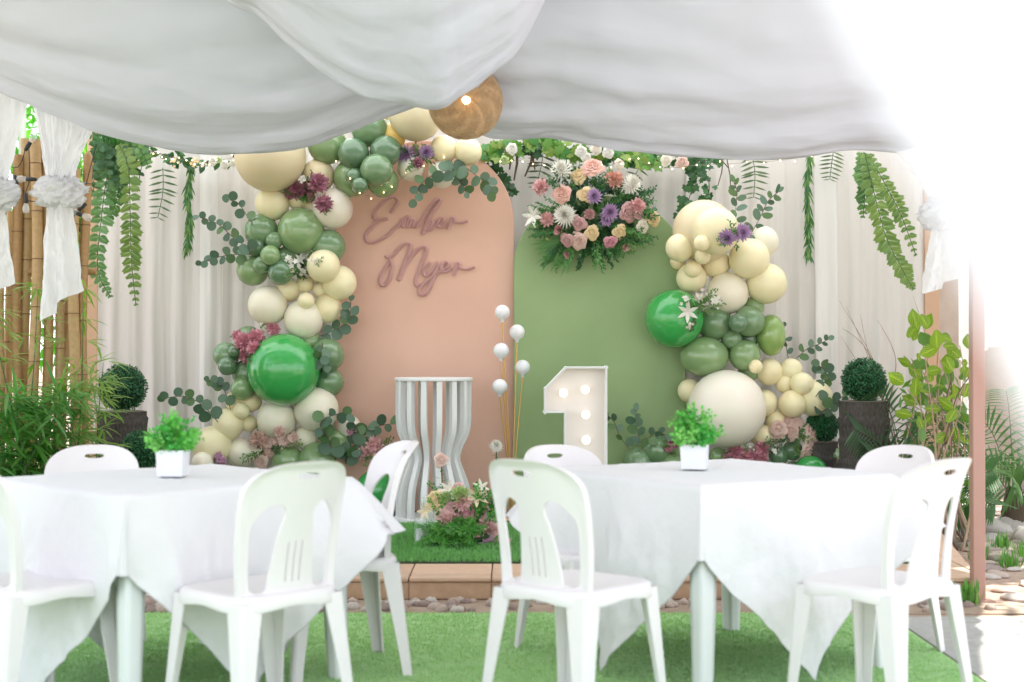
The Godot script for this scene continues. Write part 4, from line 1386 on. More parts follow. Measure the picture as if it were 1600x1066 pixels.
func cluster(called: String, label: String, group: String, items: Array, sprays: Array, base := 9.55) -> Node3D:
	var c := Vector2.ZERO
	for q in items:
		c += Vector2(q[2], q[3])
	c /= items.size()
	var d0 := front_of(c.x, c.y, base)
	var t := thing(called, label, "flowers", spot(c.x, c.y, d0 - 0.01), group)
	for q in items:
		var d := minf(front_of(q[2], q[3], base), d0 + 0.06)
		var r: float = q[4] * 1.12 / FOCAL * d
		var out := Vector3((q[2] - c.x) * 0.018 + rnd(-0.25, 0.25), (c.y - q[3]) * 0.018 + rnd(-0.2, 0.25), 1)
		bloom(q[0], q[1], spot(q[2], q[3], d - r * 0.55 - (0.01 if q[0] != "blossom" else 0.03)), r, out, t)
	var lm := leaf_mats("cluster_leaf", [Color(0.10, 0.20, 0.05), Color(0.18, 0.28, 0.10), Color(0.07, 0.14, 0.05)], 0.4)
	for k in sprays.size():
		var q: Array = sprays[k]
		var m := M.new()
		var a := spot(c.x, c.y, d0 - 0.02) - t.position
		var b := spot(q[0], q[1], front_of(q[0], q[1], base) - 0.05) - t.position
		for j in 3:
			spray(m, a, b + Vector3(rnd(-0.03, 0.03), rnd(-0.03, 0.03), rnd(0, 0.03)), 12, 0.035, 0.013)
		obj("foliage", m, lm[k % 3], t)
	return t

func build_flowers() -> void:
	rng.seed = 500
	var g := "flower clusters pinned to the balloon garlands"
	cluster("flower_cluster", "purple flower cluster pinned at the crown of the peach arch garland", g, [["dahlia", "purple", 634, 241, 15], ["dahlia", "purple", 666, 239, 13], ["carnation", "mauve", 653, 254, 9], ["dahlia", "lilac", 648, 236, 9]], [[640, 262], [655, 225], [625, 225], [672, 250]])
	cluster("flower_cluster", "mauve carnation cluster under the biggest cream balloon", g, [["carnation", "mauve", 462, 297, 17], ["carnation", "mauve", 497, 286, 17], ["carnation", "mauve", 480, 295, 13], ["carnation", "mauve", 505, 318, 15], ["carnation", "dusty", 490, 305, 12], ["blossom", "white", 477, 283, 9], ["blossom", "white", 500, 301, 7], ["carnation", "mauve", 450, 303, 9]], [[447, 305], [512, 335], [485, 272], [470, 315]])
	cluster("flower_cluster", "white blossom sprig between upper sage and cream balloons", g, [["blossom", "white", 478, 400, 13], ["blossom", "white", 455, 412, 12], ["blossom", "white", 466, 424, 10], ["lily", "white", 468, 405, 9], ["blossom", "ivory", 490, 408, 8]], [[445, 425], [500, 407], [475, 430], [462, 432], [487, 395]])
	cluster("flower_cluster", "pink carnation cluster on the emerald balloon's upper edge", g, [["carnation", "rose", 400, 530, 16], ["carnation", "rose", 380, 534, 15], ["carnation", "rose", 385, 555, 14], ["carnation", "rose", 398, 545, 13], ["carnation", "rose", 426, 515, 12], ["carnation", "rose", 372, 525, 10], ["blossom", "ivory", 412, 514, 9], ["blossom", "ivory", 370, 537, 6]], [[418, 508], [365, 520], [390, 567]])
	cluster("flower_cluster", "blush rose cluster low between cream balloons and floor greens", g, [["carnation", "blush", 405, 688, 16], ["rose", "blush", 428, 690, 14], ["peony", "blush", 448, 688, 15], ["rose", "blush", 420, 706, 14], ["peony", "blush", 407, 722, 13], ["rose", "blush", 461, 684, 11], ["carnation", "blush", 436, 676, 10], ["lily", "ivory", 398, 705, 12], ["carnation", "lilac", 345, 717, 12]], [[400, 670], [470, 690], [440, 700], [380, 717]])
	cluster("flower_cluster", "pink flowers behind low eucalyptus at the peach panel foot", g, [["carnation", "pink", 585, 697, 15], ["carnation", "pink", 600, 712, 13], ["blossom", "mauve", 548, 672, 9], ["carnation", "pink", 568, 708, 12]], [[610, 690], [575, 720]])
	cluster("flower_cluster", "purple flower pair on top of the green arch garland", g, [["dahlia", "purple", 1137, 371, 14], ["dahlia", "purple", 1160, 364, 15], ["dahlia", "purple", 1149, 366, 10]], [[1140, 350], [1155, 348], [1148, 384], [1125, 378]])
	cluster("flower_cluster", "white lily sprig between dark emerald and sage balloons", g, [["lily", "white", 1075, 488, 14], ["lily", "ivory", 1090, 472, 13], ["lily", "white", 1118, 470, 13], ["blossom", "ivory", 1098, 462, 9], ["blossom", "white", 1070, 470, 8], ["blossom", "ivory", 1080, 510, 7]], [[1118, 455], [1130, 478], [1080, 515], [1070, 465], [1104, 460]])
	cluster("flower_cluster", "pink carnation cluster low before the giant ivory balloon", g, [["carnation", "rose", 1150, 708, 15], ["carnation", "rose", 1170, 715, 14], ["carnation", "rose", 1190, 702, 14], ["carnation", "rose", 1187, 718, 13], ["carnation", "rose", 1140, 716, 11], ["carnation", "pink", 1160, 722, 12], ["blossom", "white", 1172, 700, 7], ["blossom", "white", 1212, 704, 7], ["blossom", "white", 1176, 714, 6]], [[1135, 705], [1168, 697], [1205, 690]])
	cluster("flower_cluster", "blush rose cluster beside the dark stump pedestal", g, [["rose", "blush", 1217, 668, 15], ["rose", "blush", 1236, 674, 17], ["rose", "blush", 1246, 660, 13], ["rose", "blush", 1212, 680, 12], ["rose", "blush", 1272, 676, 16], ["rose", "blush", 1270, 693, 16], ["rose", "blush", 1263, 709, 15], ["rose", "blush", 1230, 658, 11]], [[1256, 668], [1265, 685], [1205, 690], [1250, 705]])
	cluster("flower_cluster", "dark pink flowers beside the green plant's pot, before the panel", g, [["carnation", "mauve", 1052, 692, 10], ["carnation", "rose", 1044, 700, 8], ["blossom", "ivory", 1047, 685, 6]], [[1040, 695], [1055, 705]])

	# big bouquet on top of the green arch
	rng.seed = 510
	var t := thing("bouquet", "large bouquet of roses, white chrysanthemums and greenery on the green arch", "bouquet", spot(925, 335, 9.64))
	var fl := [["mum", "white", 878, 267, 18], ["rose", "yellow", 904, 272, 15], ["peony", "salmon", 926, 260, 18], ["carnation", "salmon", 959, 281, 16], ["mum", "white", 986, 288, 16], ["carnation", "pink", 846, 293, 14], ["peony", "salmon", 878, 302, 16], ["rose", "yellow", 915, 303, 14], ["dahlia", "purple", 928, 308, 13], ["mum", "white", 883, 337, 18],
		["dahlia", "purple", 952, 332, 14], ["dahlia", "purple", 948, 343, 11], ["rose", "dusty", 983, 331, 17], ["carnation", "pink", 996, 322, 13], ["rose", "yellow", 1023, 342, 14], ["rose", "ivory", 1005, 353, 12], ["lily", "white", 832, 338, 15], ["carnation", "pink", 855, 343, 12], ["rose", "dusty", 904, 349, 13], ["bud", "pink", 873, 360, 11],
		["rose", "yellow", 925, 363, 13], ["rose", "yellow", 969, 362, 13], ["rose", "dusty", 885, 376, 12], ["peony", "blush", 904, 377, 15], ["rose", "rose", 954, 379, 12], ["bud", "blush", 977, 387, 9], ["bud", "pink", 887, 398, 8], ["carnation", "dusty", 921, 335, 9], ["bud", "green", 858, 372, 7], ["rose", "dusty", 1000, 335, 10]]
	for q in fl:
		var dx: float = (q[2] - 925.0) / 105.0
		var dy: float = (335.0 - q[3]) / 80.0
		var d := 9.64 - 0.16 * maxf(0.0, 1.0 - 0.5 * (dx * dx + dy * dy)) - rnd(0, 0.03)
		bloom(q[0], q[1], spot(q[2], q[3], d), q[4] * 1.14 / FOCAL * d, Vector3(dx * 0.7 + rnd(-0.15, 0.15), dy * 0.6 + rnd(-0.1, 0.2), 1), t)
	var lm := leaf_mats("bouquet_leaf", [Color(0.05, 0.17, 0.045), Color(0.09, 0.24, 0.06), Color(0.035, 0.11, 0.04)], 0.35)
	var tips := [[835, 318], [828, 325], [826, 362], [838, 372], [846, 352], [862, 398], [850, 410], [875, 418], [897, 415], [920, 405], [938, 418], [952, 412], [968, 402], [990, 392], [998, 372], [1028, 378], [1018, 325], [1012, 305], [1000, 300], [950, 262], [895, 285], [862, 280], [850, 315], [905, 325], [935, 290], [970, 305], [940, 360], [965, 345], [985, 360], [935, 395], [910, 395], [870, 385], [980, 375], [955, 395], [1003, 388], [885, 320], [868, 325], [942, 320], [945, 275], [915, 345], [1010, 365], [900, 365]]
	for k in tips.size():
		var q: Array = tips[k]
		var m := M.new()
		var b := spot(q[0], q[1], 9.52 + rnd(-0.03, 0.06))
		var a := b.lerp(spot(925, 335, 9.62), 0.62)
		for j in 4:
			var off := Vector3(rnd(-0.04, 0.04), rnd(-0.04, 0.04), rnd(-0.04, 0.05))
			spray(m, a - t.position + off * 0.4, b - t.position + off, 24, 0.034, 0.0125, 1.0)
		obj("foliage", m, lm[k % 3], t)
	for k in 34:
		var a := rnd(0, TAU)
		var r := sqrt(rng.randf())
		var q := Vector2(925 + cos(a) * r * 88, 318 + sin(a) * r * 62)
		var m := M.new()
		var b := spot(q.x, q.y, 9.57 + rnd(-0.02, 0.05))
		for j in 4:
			var off := Vector3(rnd(-0.06, 0.06), rnd(-0.06, 0.06), rnd(-0.02, 0.05))
			spray(m, b - t.position + Vector3(0, 0, -0.05), b - t.position + off + Vector3(cos(a) * 0.05, -sin(a) * 0.05, 0.03), 15, 0.034, 0.014, 1.0)
		obj("foliage", m, lm[(k * 2) % 3], t)
	var big := M.new()
	for q in [[905, 300, 1.2], [955, 310, -0.6], [968, 315, 0.2], [915, 290, 2.4], [940, 300, 0.9], [895, 318, 1.9], [960, 322, -1.2]]:
		big.leaf(spot(q[0], q[1], 9.56) - t.position, Vector3(cos(q[2]), sin(q[2]), 0.35).normalized(), Vector3(0, 0, 1), 0.13, 0.085, 0.2, 4)
	obj("broad_leaf_foliage", big, mat("broad_leaf", lin(0.03, 0.085, 0.06), 0.5), t)
	for q in [[840, 395, -2.3], [855, 415, -2.0], [868, 420, -1.7], [905, 412, -1.9], [830, 368, -2.9], [845, 375, -2.6]]:
		var bm := M.new()
		for j in 7:
			bm.leaf(spot(885 + rnd(-15, 15), 375 + rnd(-10, 10), 9.56) - t.position, Vector3(cos(q[2] + rnd(-0.25, 0.25)), sin(q[2] + rnd(-0.25, 0.25)), 0.25).normalized(), Vector3(0.3, 0, 1), 0.17 + rnd(0, 0.05), 0.016, 0.25, 4)
		obj("grass_foliage", bm, lm[1], t)

	# flowers on the mat in front of the pedestal
	rng.seed = 520
	t = thing("floor_bouquet", "floor arrangement of pink roses and feathery fern on the turf mat", "flower arrangement", spot(715, 850, 8.0) * Vector3(1, 0, 1) + Vector3(0, DECK + 0.01, 0))
	for q in [["peony", "yellow", 680, 772, 16], ["carnation", "green", 719, 764, 13], ["lily", "ivory", 700, 755, 11], ["carnation", "pink", 703, 806, 16], ["rose", "rose", 728, 796, 18], ["carnation", "pink", 751, 790, 13], ["carnation", "pink", 738, 822, 14], ["dahlia", "lilac", 760, 843, 15], ["lily", "cream", 745, 766, 14], ["peony", "pink", 702, 784, 10], ["carnation", "pink", 722, 776, 13], ["carnation", "green", 697, 768, 8], ["lily", "cream", 664, 790, 11], ["carnation", "white", 760, 805, 12], ["rose", "pink", 715, 752, 10], ["carnation", "pink", 690, 815, 11], ["lily", "ivory", 752, 752, 10], ["rose", "pink", 772, 820, 12], ["carnation", "pink", 785, 842, 13], ["lily", "cream", 776, 790, 12], ["rose", "pink", 712, 806, 13], ["carnation", "pink", 758, 812, 14], ["peony", "blush", 690, 796, 12], ["rose", "rose", 742, 806, 11], ["peony", "blush", 764, 776, 13]]:
		var d := 7.93 + 0.12 * absf(q[2] - 722) / 60.0 + rnd(0, 0.05)
		bloom(q[0], q[1], spot(q[2], q[3] + 9, d), q[4] * 1.3 / FOCAL * d, Vector3((q[2] - 722) * 0.012, (815 - q[3]) * 0.012, 1), t)
	var fm := leaf_mats("fern_floor", [Color(0.09, 0.30, 0.04), Color(0.13, 0.36, 0.06), Color(0.06, 0.20, 0.035)], 0.5)
	for k in 84:
		var m := M.new()
		var low := k < 50
		var a := spot(rnd(690, 745), rnd(805, 835), 7.98)
		var b: Vector3
		if low:
			b = spot(rnd(650, 752), rnd(822, 864), rnd(7.72, 8.0))
		else:
			b = spot(rnd(665, 790), rnd(755, 810), rnd(7.95, 8.15))
			a = spot(rnd(700, 760), rnd(805, 830), 8.05)
		b.y = maxf(b.y, DECK + 0.03)
		for j in 2:
			spray(m, a - t.position, b - t.position + Vector3(rnd(-0.03, 0.03), rnd(-0.0, 0.03), rnd(-0.02, 0.03)), 30, 0.045 if low else 0.032, 0.0055 if low else 0.016, 1.1)
		obj("foliage", m, fm[k % 3], t)
	var soil := M.new()
	soil.ball(Vector3(0.03, 0.06, -0.06), 0.12, 14, 8, Vector3(1.3, 0.6, 0.8))
	obj("foam_base", soil, mat("foam", lin(0.04, 0.10, 0.03), 0.9), t)

	# single stems by the pedestal
	for q in [[775, 698, 9.2, "mum", "white", "white chrysanthemum on a slim stem beside the globe stand", 12], [689, 718, 9.0, "rose", "blush", "single blush rose on a stem before the fluted pedestal", 15]]:
		var p := spot(q[0], q[1], q[2])
		var s := thing("single_flower", q[5], "flower", Vector3(p.x, DECK + 0.008, p.z), "single flowers on stems")
		var sm := M.new()
		sm.tube([Vector3.ZERO, Vector3(0.01, (p.y - DECK) * 0.5, 0), Vector3(0, p.y - DECK - 0.015, 0)], [0.004], 6)
		obj("stem", sm, mats["stem_green"], s)
		bloom(q[3], q[4], p, q[6] / FOCAL * q[2], Vector3(0.1, 0.5, 1), s)
		var m := M.new()
		for k in 9:
			m.leaf(Vector3(0, (p.y - DECK) - 0.05 - 0.02 * k, 0), Vector3(cos(k * 2.4), 0.4, sin(k * 2.4)).normalized(), Vector3.UP, 0.06, 0.02, 0.2, 3)
		obj("foliage", m, lm[1], s)

# ------------------------------------------------------------------ eucalyptus
func eucalyptus(label: String, path: Array, n: int, size: float, oval := 1.0, base := 9.6, lift := 0.05) -> void:
	var key := "euc%.2f" % oval
	if not shapes.has(key):
		var v := []
		for k in 3:
			var m := M.new()
			m.grid(2, 1, func(u: float, w: float) -> Vector3: return Vector3.ZERO)   # replaced below
			m = M.new()
			var rim := []
			for s in 11:
				var a := TAU * s / 11.0
				rim.append(Vector3(sin(a) * 0.5 * oval, 0.5 - cos(a) * 0.5, 0.07 * cos(a * 2.0) * (k - 1) - 0.05 * sin(a) * sin(a)))
			var c := m.put(Vector3(0, 0.5, 0.03), Vector3(0, 0, 1), Vector2(0.5, 0.5))
			var ids := []
			for q in rim:
				ids.append(m.put(q, (Vector3(q.x * -0.25, 0, 1)).normalized(), Vector2(q.x + 0.5, q.y)))
			for s in 11:
				m.tri(c, ids[s], ids[(s + 1) % 11])
			v.append(m.mesh())
		shapes[key] = v
	var lm := leaf_mats("euc_leaf", [Color(0.085, 0.155, 0.10), Color(0.12, 0.20, 0.125), Color(0.065, 0.125, 0.075), Color(0.10, 0.185, 0.07)], 0.25)
	var line := []
	for k in path.size():
		var q: Array = path[k]
		line.append(spot(q[0], q[1], front_of(q[0], q[1], base) - lift - 0.02 * k))
	var t := thing("eucalyptus_sprig", label, "eucalyptus sprig", line[0], "eucalyptus sprigs round the arches")
	var pts := spline(line, 8)
	for k in pts.size():
		pts[k] -= t.position
	var sm := M.new()
	sm.tube(pts, [0.0028], 5, 1.0, false)
	obj("stem", sm, mats["stem_brown"], t)
	for k in n:
		var f := (k + 1.0) / n
		var i := mini(int(f * (pts.size() - 1)), pts.size() - 1)
		var p: Vector3 = pts[i]
		var d: Vector3 = (pts[mini(i + 1, pts.size() - 1)] - pts[maxi(i - 1, 0)]).normalized()
		var ang := atan2(d.y, d.x) + (1.05 if k % 2 else -1.05) * rnd(0.6, 1.25)
		if k == n - 1:
			ang = atan2(d.y, d.x)
		var s := size / FOCAL * 9.5 * rnd(0.75, 1.15) * (1.05 - 0.3 * f)
		var o := obj("leaf", shapes[key][rng.randi() % 3], lm[rng.randi() % 4], t)
		at_pose(o, p + Vector3(0, 0, rnd(-0.01, 0.03)), Basis(Vector3.BACK, ang - PI / 2) * Basis(Vector3.UP, rnd(-0.7, 0.7)) * Basis(Vector3.RIGHT, rnd(-0.5, 0.3)) * Basis.from_scale(Vector3(s, s, s)) )

func build_eucalyptus() -> void:
	rng.seed = 600
	eucalyptus("eucalyptus sprig hanging from the crown toward the written name", [[715, 268], [690, 268], [660, 285], [648, 312]], 11, 20)
	eucalyptus("eucalyptus sprig drooping at the arch crown's curtain end", [[720, 255], [745, 275], [762, 285], [768, 300]], 9, 20)
	eucalyptus("eucalyptus sprig over the ivory balloon in the middle of the crown", [[705, 250], [715, 275], [728, 300]], 9, 19)
	eucalyptus("short eucalyptus sprig with upturned tip above the upper greens", [[395, 352], [382, 332], [372, 318], [358, 312]], 6, 17)
	eucalyptus("long eucalyptus sprig reaching out highest over the curtain", [[395, 392], [365, 372], [340, 350], [312, 340]], 14, 18)
	eucalyptus("eucalyptus sprig reaching out lower over the curtain by upper greens", [[395, 398], [365, 398], [340, 402], [315, 410]], 11, 18)
	eucalyptus("eucalyptus sprig over the peach panel above the emerald balloon", [[500, 525], [525, 515], [545, 500], [548, 470]], 11, 19)
	eucalyptus("eucalyptus sprig hanging down beside the emerald balloon", [[505, 528], [502, 550], [505, 580]], 9, 19)
	eucalyptus("eucalyptus sprig over the curtain above the little yellow cluster", [[360, 640], [350, 610], [340, 600], [328, 595]], 9, 18)
	eucalyptus("eucalyptus sprig reaching far over the curtain toward the topiary", [[340, 660], [318, 635], [290, 620], [258, 622]], 12, 19)
	eucalyptus("eucalyptus sprig pointing up from the low inner floor greens", [[520, 715], [515, 690], [500, 660], [535, 645]], 12, 21)
	eucalyptus("eucalyptus sprig stretching over peach toward the fluted pedestal", [[535, 715], [560, 690], [585, 668], [618, 662]], 13, 21)
	eucalyptus("eucalyptus sprig spreading behind the chair over the floor greens", [[540, 725], [545, 705], [565, 690], [552, 660]], 11, 21)
	eucalyptus("upright eucalyptus sprig above the purple flowers against the curtain", [[1150, 350], [1150, 325], [1152, 300], [1147, 285]], 10, 18, 0.62)
	eucalyptus("eucalyptus sprig slanting over the curtain above the outer cream balloon", [[1170, 372], [1188, 340], [1200, 315], [1216, 300]], 13, 18, 0.62)
	eucalyptus("eucalyptus sprig beside the tall yellowish green balloon", [[1232, 560], [1228, 535], [1226, 510]], 5, 13, 0.7, 9.75)
	eucalyptus("eucalyptus sprig over the curtain near the topiary by the stump", [[1245, 560], [1262, 545], [1280, 538], [1295, 530]], 9, 15, 0.7, 9.75)
	eucalyptus("leafy eucalyptus sprig next to the topiary on its stump", [[1275, 620], [1290, 595], [1290, 580], [1280, 572]], 11, 19)
	eucalyptus("eucalyptus sprig over the outermost low cream balloon by the stump", [[1275, 655], [1290, 640], [1305, 630], [1318, 618]], 10, 18)
	eucalyptus("tall eucalyptus sprig in front of the green panel by the floor greens", [[1005, 705], [998, 680], [993, 660], [995, 642]], 9, 18, 0.8)
	eucalyptus("eucalyptus sprig rising from floor greens beside the marquee number", [[985, 705], [968, 680], [960, 660], [950, 650]], 7, 16, 0.8)
	eucalyptus("eucalyptus sprig on the floor greens toward the potted plant", [[1010, 690], [1025, 675], [1040, 680]], 6, 18, 0.8)

# ------------------------------------------------------------------ hanging greenery
func pinna_shapes() -> Array:
	if shapes.has("pinna"):
		return shapes["pinna"]
	var out := []
	for k in 3:
		var m := M.new()
		for s in 9:
			var f := s / 8.0
			for side in [-1.0, 1.0]:
				m.leaf(Vector3(0, f * 0.85, 0), Vector3(side * (0.75 - 0.25 * f), 0.75, 0.12 * (k - 1)).normalized(), Vector3(0, 0.1, 1), 0.66 * (1.0 - 0.5 * f), 0.17, 0.25, 2)
		m.leaf(Vector3(0, 0.8, 0), Vector3.UP, Vector3(0, 0, 1), 0.25, 0.12, 0.1, 2)
		out.append(m.mesh())
	shapes["pinna"] = out
	return out

# a broad fern frond hanging along a path, its pinnae in pairs
func frond(t: Node3D, path: Array, d: float, half: float, pairs: int, lm: Array, face_down := 0.35) -> void:
	var line := []
	for q in path:
		line.append(spot(q[0], q[1], d + (q[2] if q.size() > 2 else 0.0)) - t.position)
	var pts := spline(line, 10)
	var sm := M.new()
	sm.tube(pts, [0.003], 5, 1.0, false)
	var fr := obj("frond", sm, mats["stem_green"], t)
	var sh := pinna_shapes()
	for k in pairs:
		var f := (k + 0.5) / pairs
		var fi := f * (pts.size() - 1)
		var i := int(fi)
		var p: Vector3 = pts[i].lerp(pts[mini(i + 1, pts.size() - 1)], fi - i)
		var dv: Vector3 = (pts[mini(i + 1, pts.size() - 1)] - pts[maxi(i - 1, 0)]).normalized()
		var sd := dv.cross(Vector3(0, 0, 1)).normalized()
		var taper := minf(1.0, 0.55 + 2.0 * f) * (1.0 if f < 0.6 else 1.0 - pow((f - 0.6) / 0.42, 1.5) * 0.85)
		for s in [-1.0, 1.0]:
			var y: Vector3 = (sd * s + dv * (face_down + 0.35 * f + rnd(-0.18, 0.18)) + Vector3(0, 0, rnd(-0.25, 0.4))).normalized()
			var z := (Vector3(0, 0.25, 1) - y * y.dot(Vector3(0, 0.25, 1))).normalized()
			var len := half * taper * rnd(0.78, 1.14)
			var o := obj("pinna", sh[rng.randi() % 3], lm[rng.randi() % lm.size()], fr)
			at_pose(o, p, Basis(y.cross(z), y, z) * Basis.from_scale(Vector3(len * 1.0, len, len * 0.8)))

# a wiry fern leaf: thin paired blades on a stalk
func wiry_fern(label: String, path: Array, d: float, half: float, pairs: int, cols: Array) -> void:
	var t := thing("plastic_fern", label, "fern leaf", spot(path[0][0], path[0][1], d), "thin fern leaves hanging on the curtain")
	var line := []
	for q in path:
		line.append(spot(q[0], q[1], d) - t.position)
	var pts := spline(line, 8)
	var sm := M.new()
	sm.tube(pts, [0.0028], 5, 1.0, false)
	var lm := leaf_mats("wiry" + str(cols[0].g), cols, 0.3)
	obj("stem", sm, mats["stem_green"], t)
	var shp := M.new()
	shp.leaf(Vector3.ZERO, Vector3.UP, Vector3(0, 0, 1), 1.0, 0.16, 0.12, 3)
	var mesh := shp.mesh()
	for k in pairs:
		var f := (k + 1.0) / pairs
		var i := mini(int(f * (pts.size() - 1)), pts.size() - 1)
		var dv: Vector3 = (pts[mini(i + 1, pts.size() - 1)] - pts[maxi(i - 1, 0)]).normalized()
		var sd := dv.cross(Vector3(0, 0, 1)).normalized()
		for s in [-1.0, 1.0]:
			var y: Vector3 = (sd * s + dv * 0.15 + Vector3(0, -0.12, rnd(0, 0.3))).normalized()
			var z := (Vector3(0, 0, 1) - y * y.z).normalized()
			var o := obj("leaf", mesh, lm[rng.randi() % lm.size()], t)
			at_pose(o, pts[i], Basis(y.cross(z), y, z) * Basis.from_scale(Vector3.ONE * half * (0.5 + 0.75 * sin(PI * minf(f * 0.72 + 0.2, 1.0)))))

func strand(label: String, path: Array, d: float, w: float, cols: Array) -> void:
	var t := thing("hanging_strand", label, "hanging greenery", spot(path[0][0], path[0][1], d), "narrow green strands hanging on the curtain")
	var line := []
	for q in path:
		line.append(spot(q[0], q[1], d) - t.position)
	var pts := spline(line, 12)
	var sm := M.new()
	sm.tube(pts, [0.003], 5, 1.0, false)
	obj("stem", sm, mats["stem_green"], t)
	var lm := leaf_mats("strand" + str(cols[0].g), cols, 0.4)
	for g in 3:
		var m := M.new()
		for k in 95:
			var p: Vector3 = pts[rng.randi() % (pts.size() - 2)]
			m.leaf(p + rdir() * w * 0.25, (Vector3(0, -1, 0) + rdir() * 0.42).normalized(), Vector3(rnd(-1, 1), 0.2, 1), rnd(0.05, 0.095), 0.011, 0.1, 3)
		obj("foliage", m, lm[g], t)

# leaves along a run, each one a part
func leaf_run(t: Node3D, path: Array, d: float, n: int, size: float, lm: Array, spread: float, oval: float, called := "leaf") -> void:
	var key := "ivy%.2f" % oval
	if not shapes.has(key):
		var v := []
		for k in 3:
			var m := M.new()
			if oval > 0.95:                       # lobed ivy leaf
				var rim := [[0, 0], [0.28, -0.12], [0.5, 0.12], [0.36, 0.32], [0.48, 0.6], [0.2, 0.66], [0, 1.0], [-0.2, 0.66], [-0.48, 0.6], [-0.36, 0.32], [-0.5, 0.12], [-0.28, -0.12]]
				var c := m.put(Vector3(0, 0.35, 0.05), Vector3(0, 0, 1), Vector2(0.5, 0.5))
				var ids := []
				for q in rim:
					ids.append(m.put(Vector3(q[0], q[1], -0.12 * absf(q[0]) * (1 + k)), Vector3(q[0] * 0.4, 0.05, 1).normalized(), Vector2(q[0] + 0.5, q[1])))
				for s in 12:
					m.tri(c, ids[s], ids[(s + 1) % 12])
			else:
				m.leaf(Vector3.ZERO, Vector3.UP, Vector3(0, 0, 1), 1.0, oval, 0.1 + 0.08 * k, 4)
			v.append(m.mesh())
		shapes[key] = v
	var line := []
	for q in path:
		line.append(spot(q[0], q[1], d) - t.position)
	var pts := spline(line, 10)
	var sm := M.new()
	sm.tube(pts, [0.003], 5, 1.0, false)
	obj("vine", sm, mats["twig"], t)
	for k in n:
		var p: Vector3 = pts[rng.randi() % pts.size()] + Vector3(rnd(-1, 1), rnd(-1, 1), rnd(0, 0.6)) * spread
		var s := size * rnd(0.7, 1.2)
		var o := obj(called, shapes[key][rng.randi() % 3], lm[rng.randi() % lm.size()], t)
		at_pose(o, p, Basis(Vector3.BACK, rnd(-PI, PI) * 0.8 + PI) * Basis(Vector3.RIGHT, rnd(-0.8, 0.6)) * Basis(Vector3.UP, rnd(-0.6, 0.6)) * Basis.from_scale(Vector3.ONE * s))

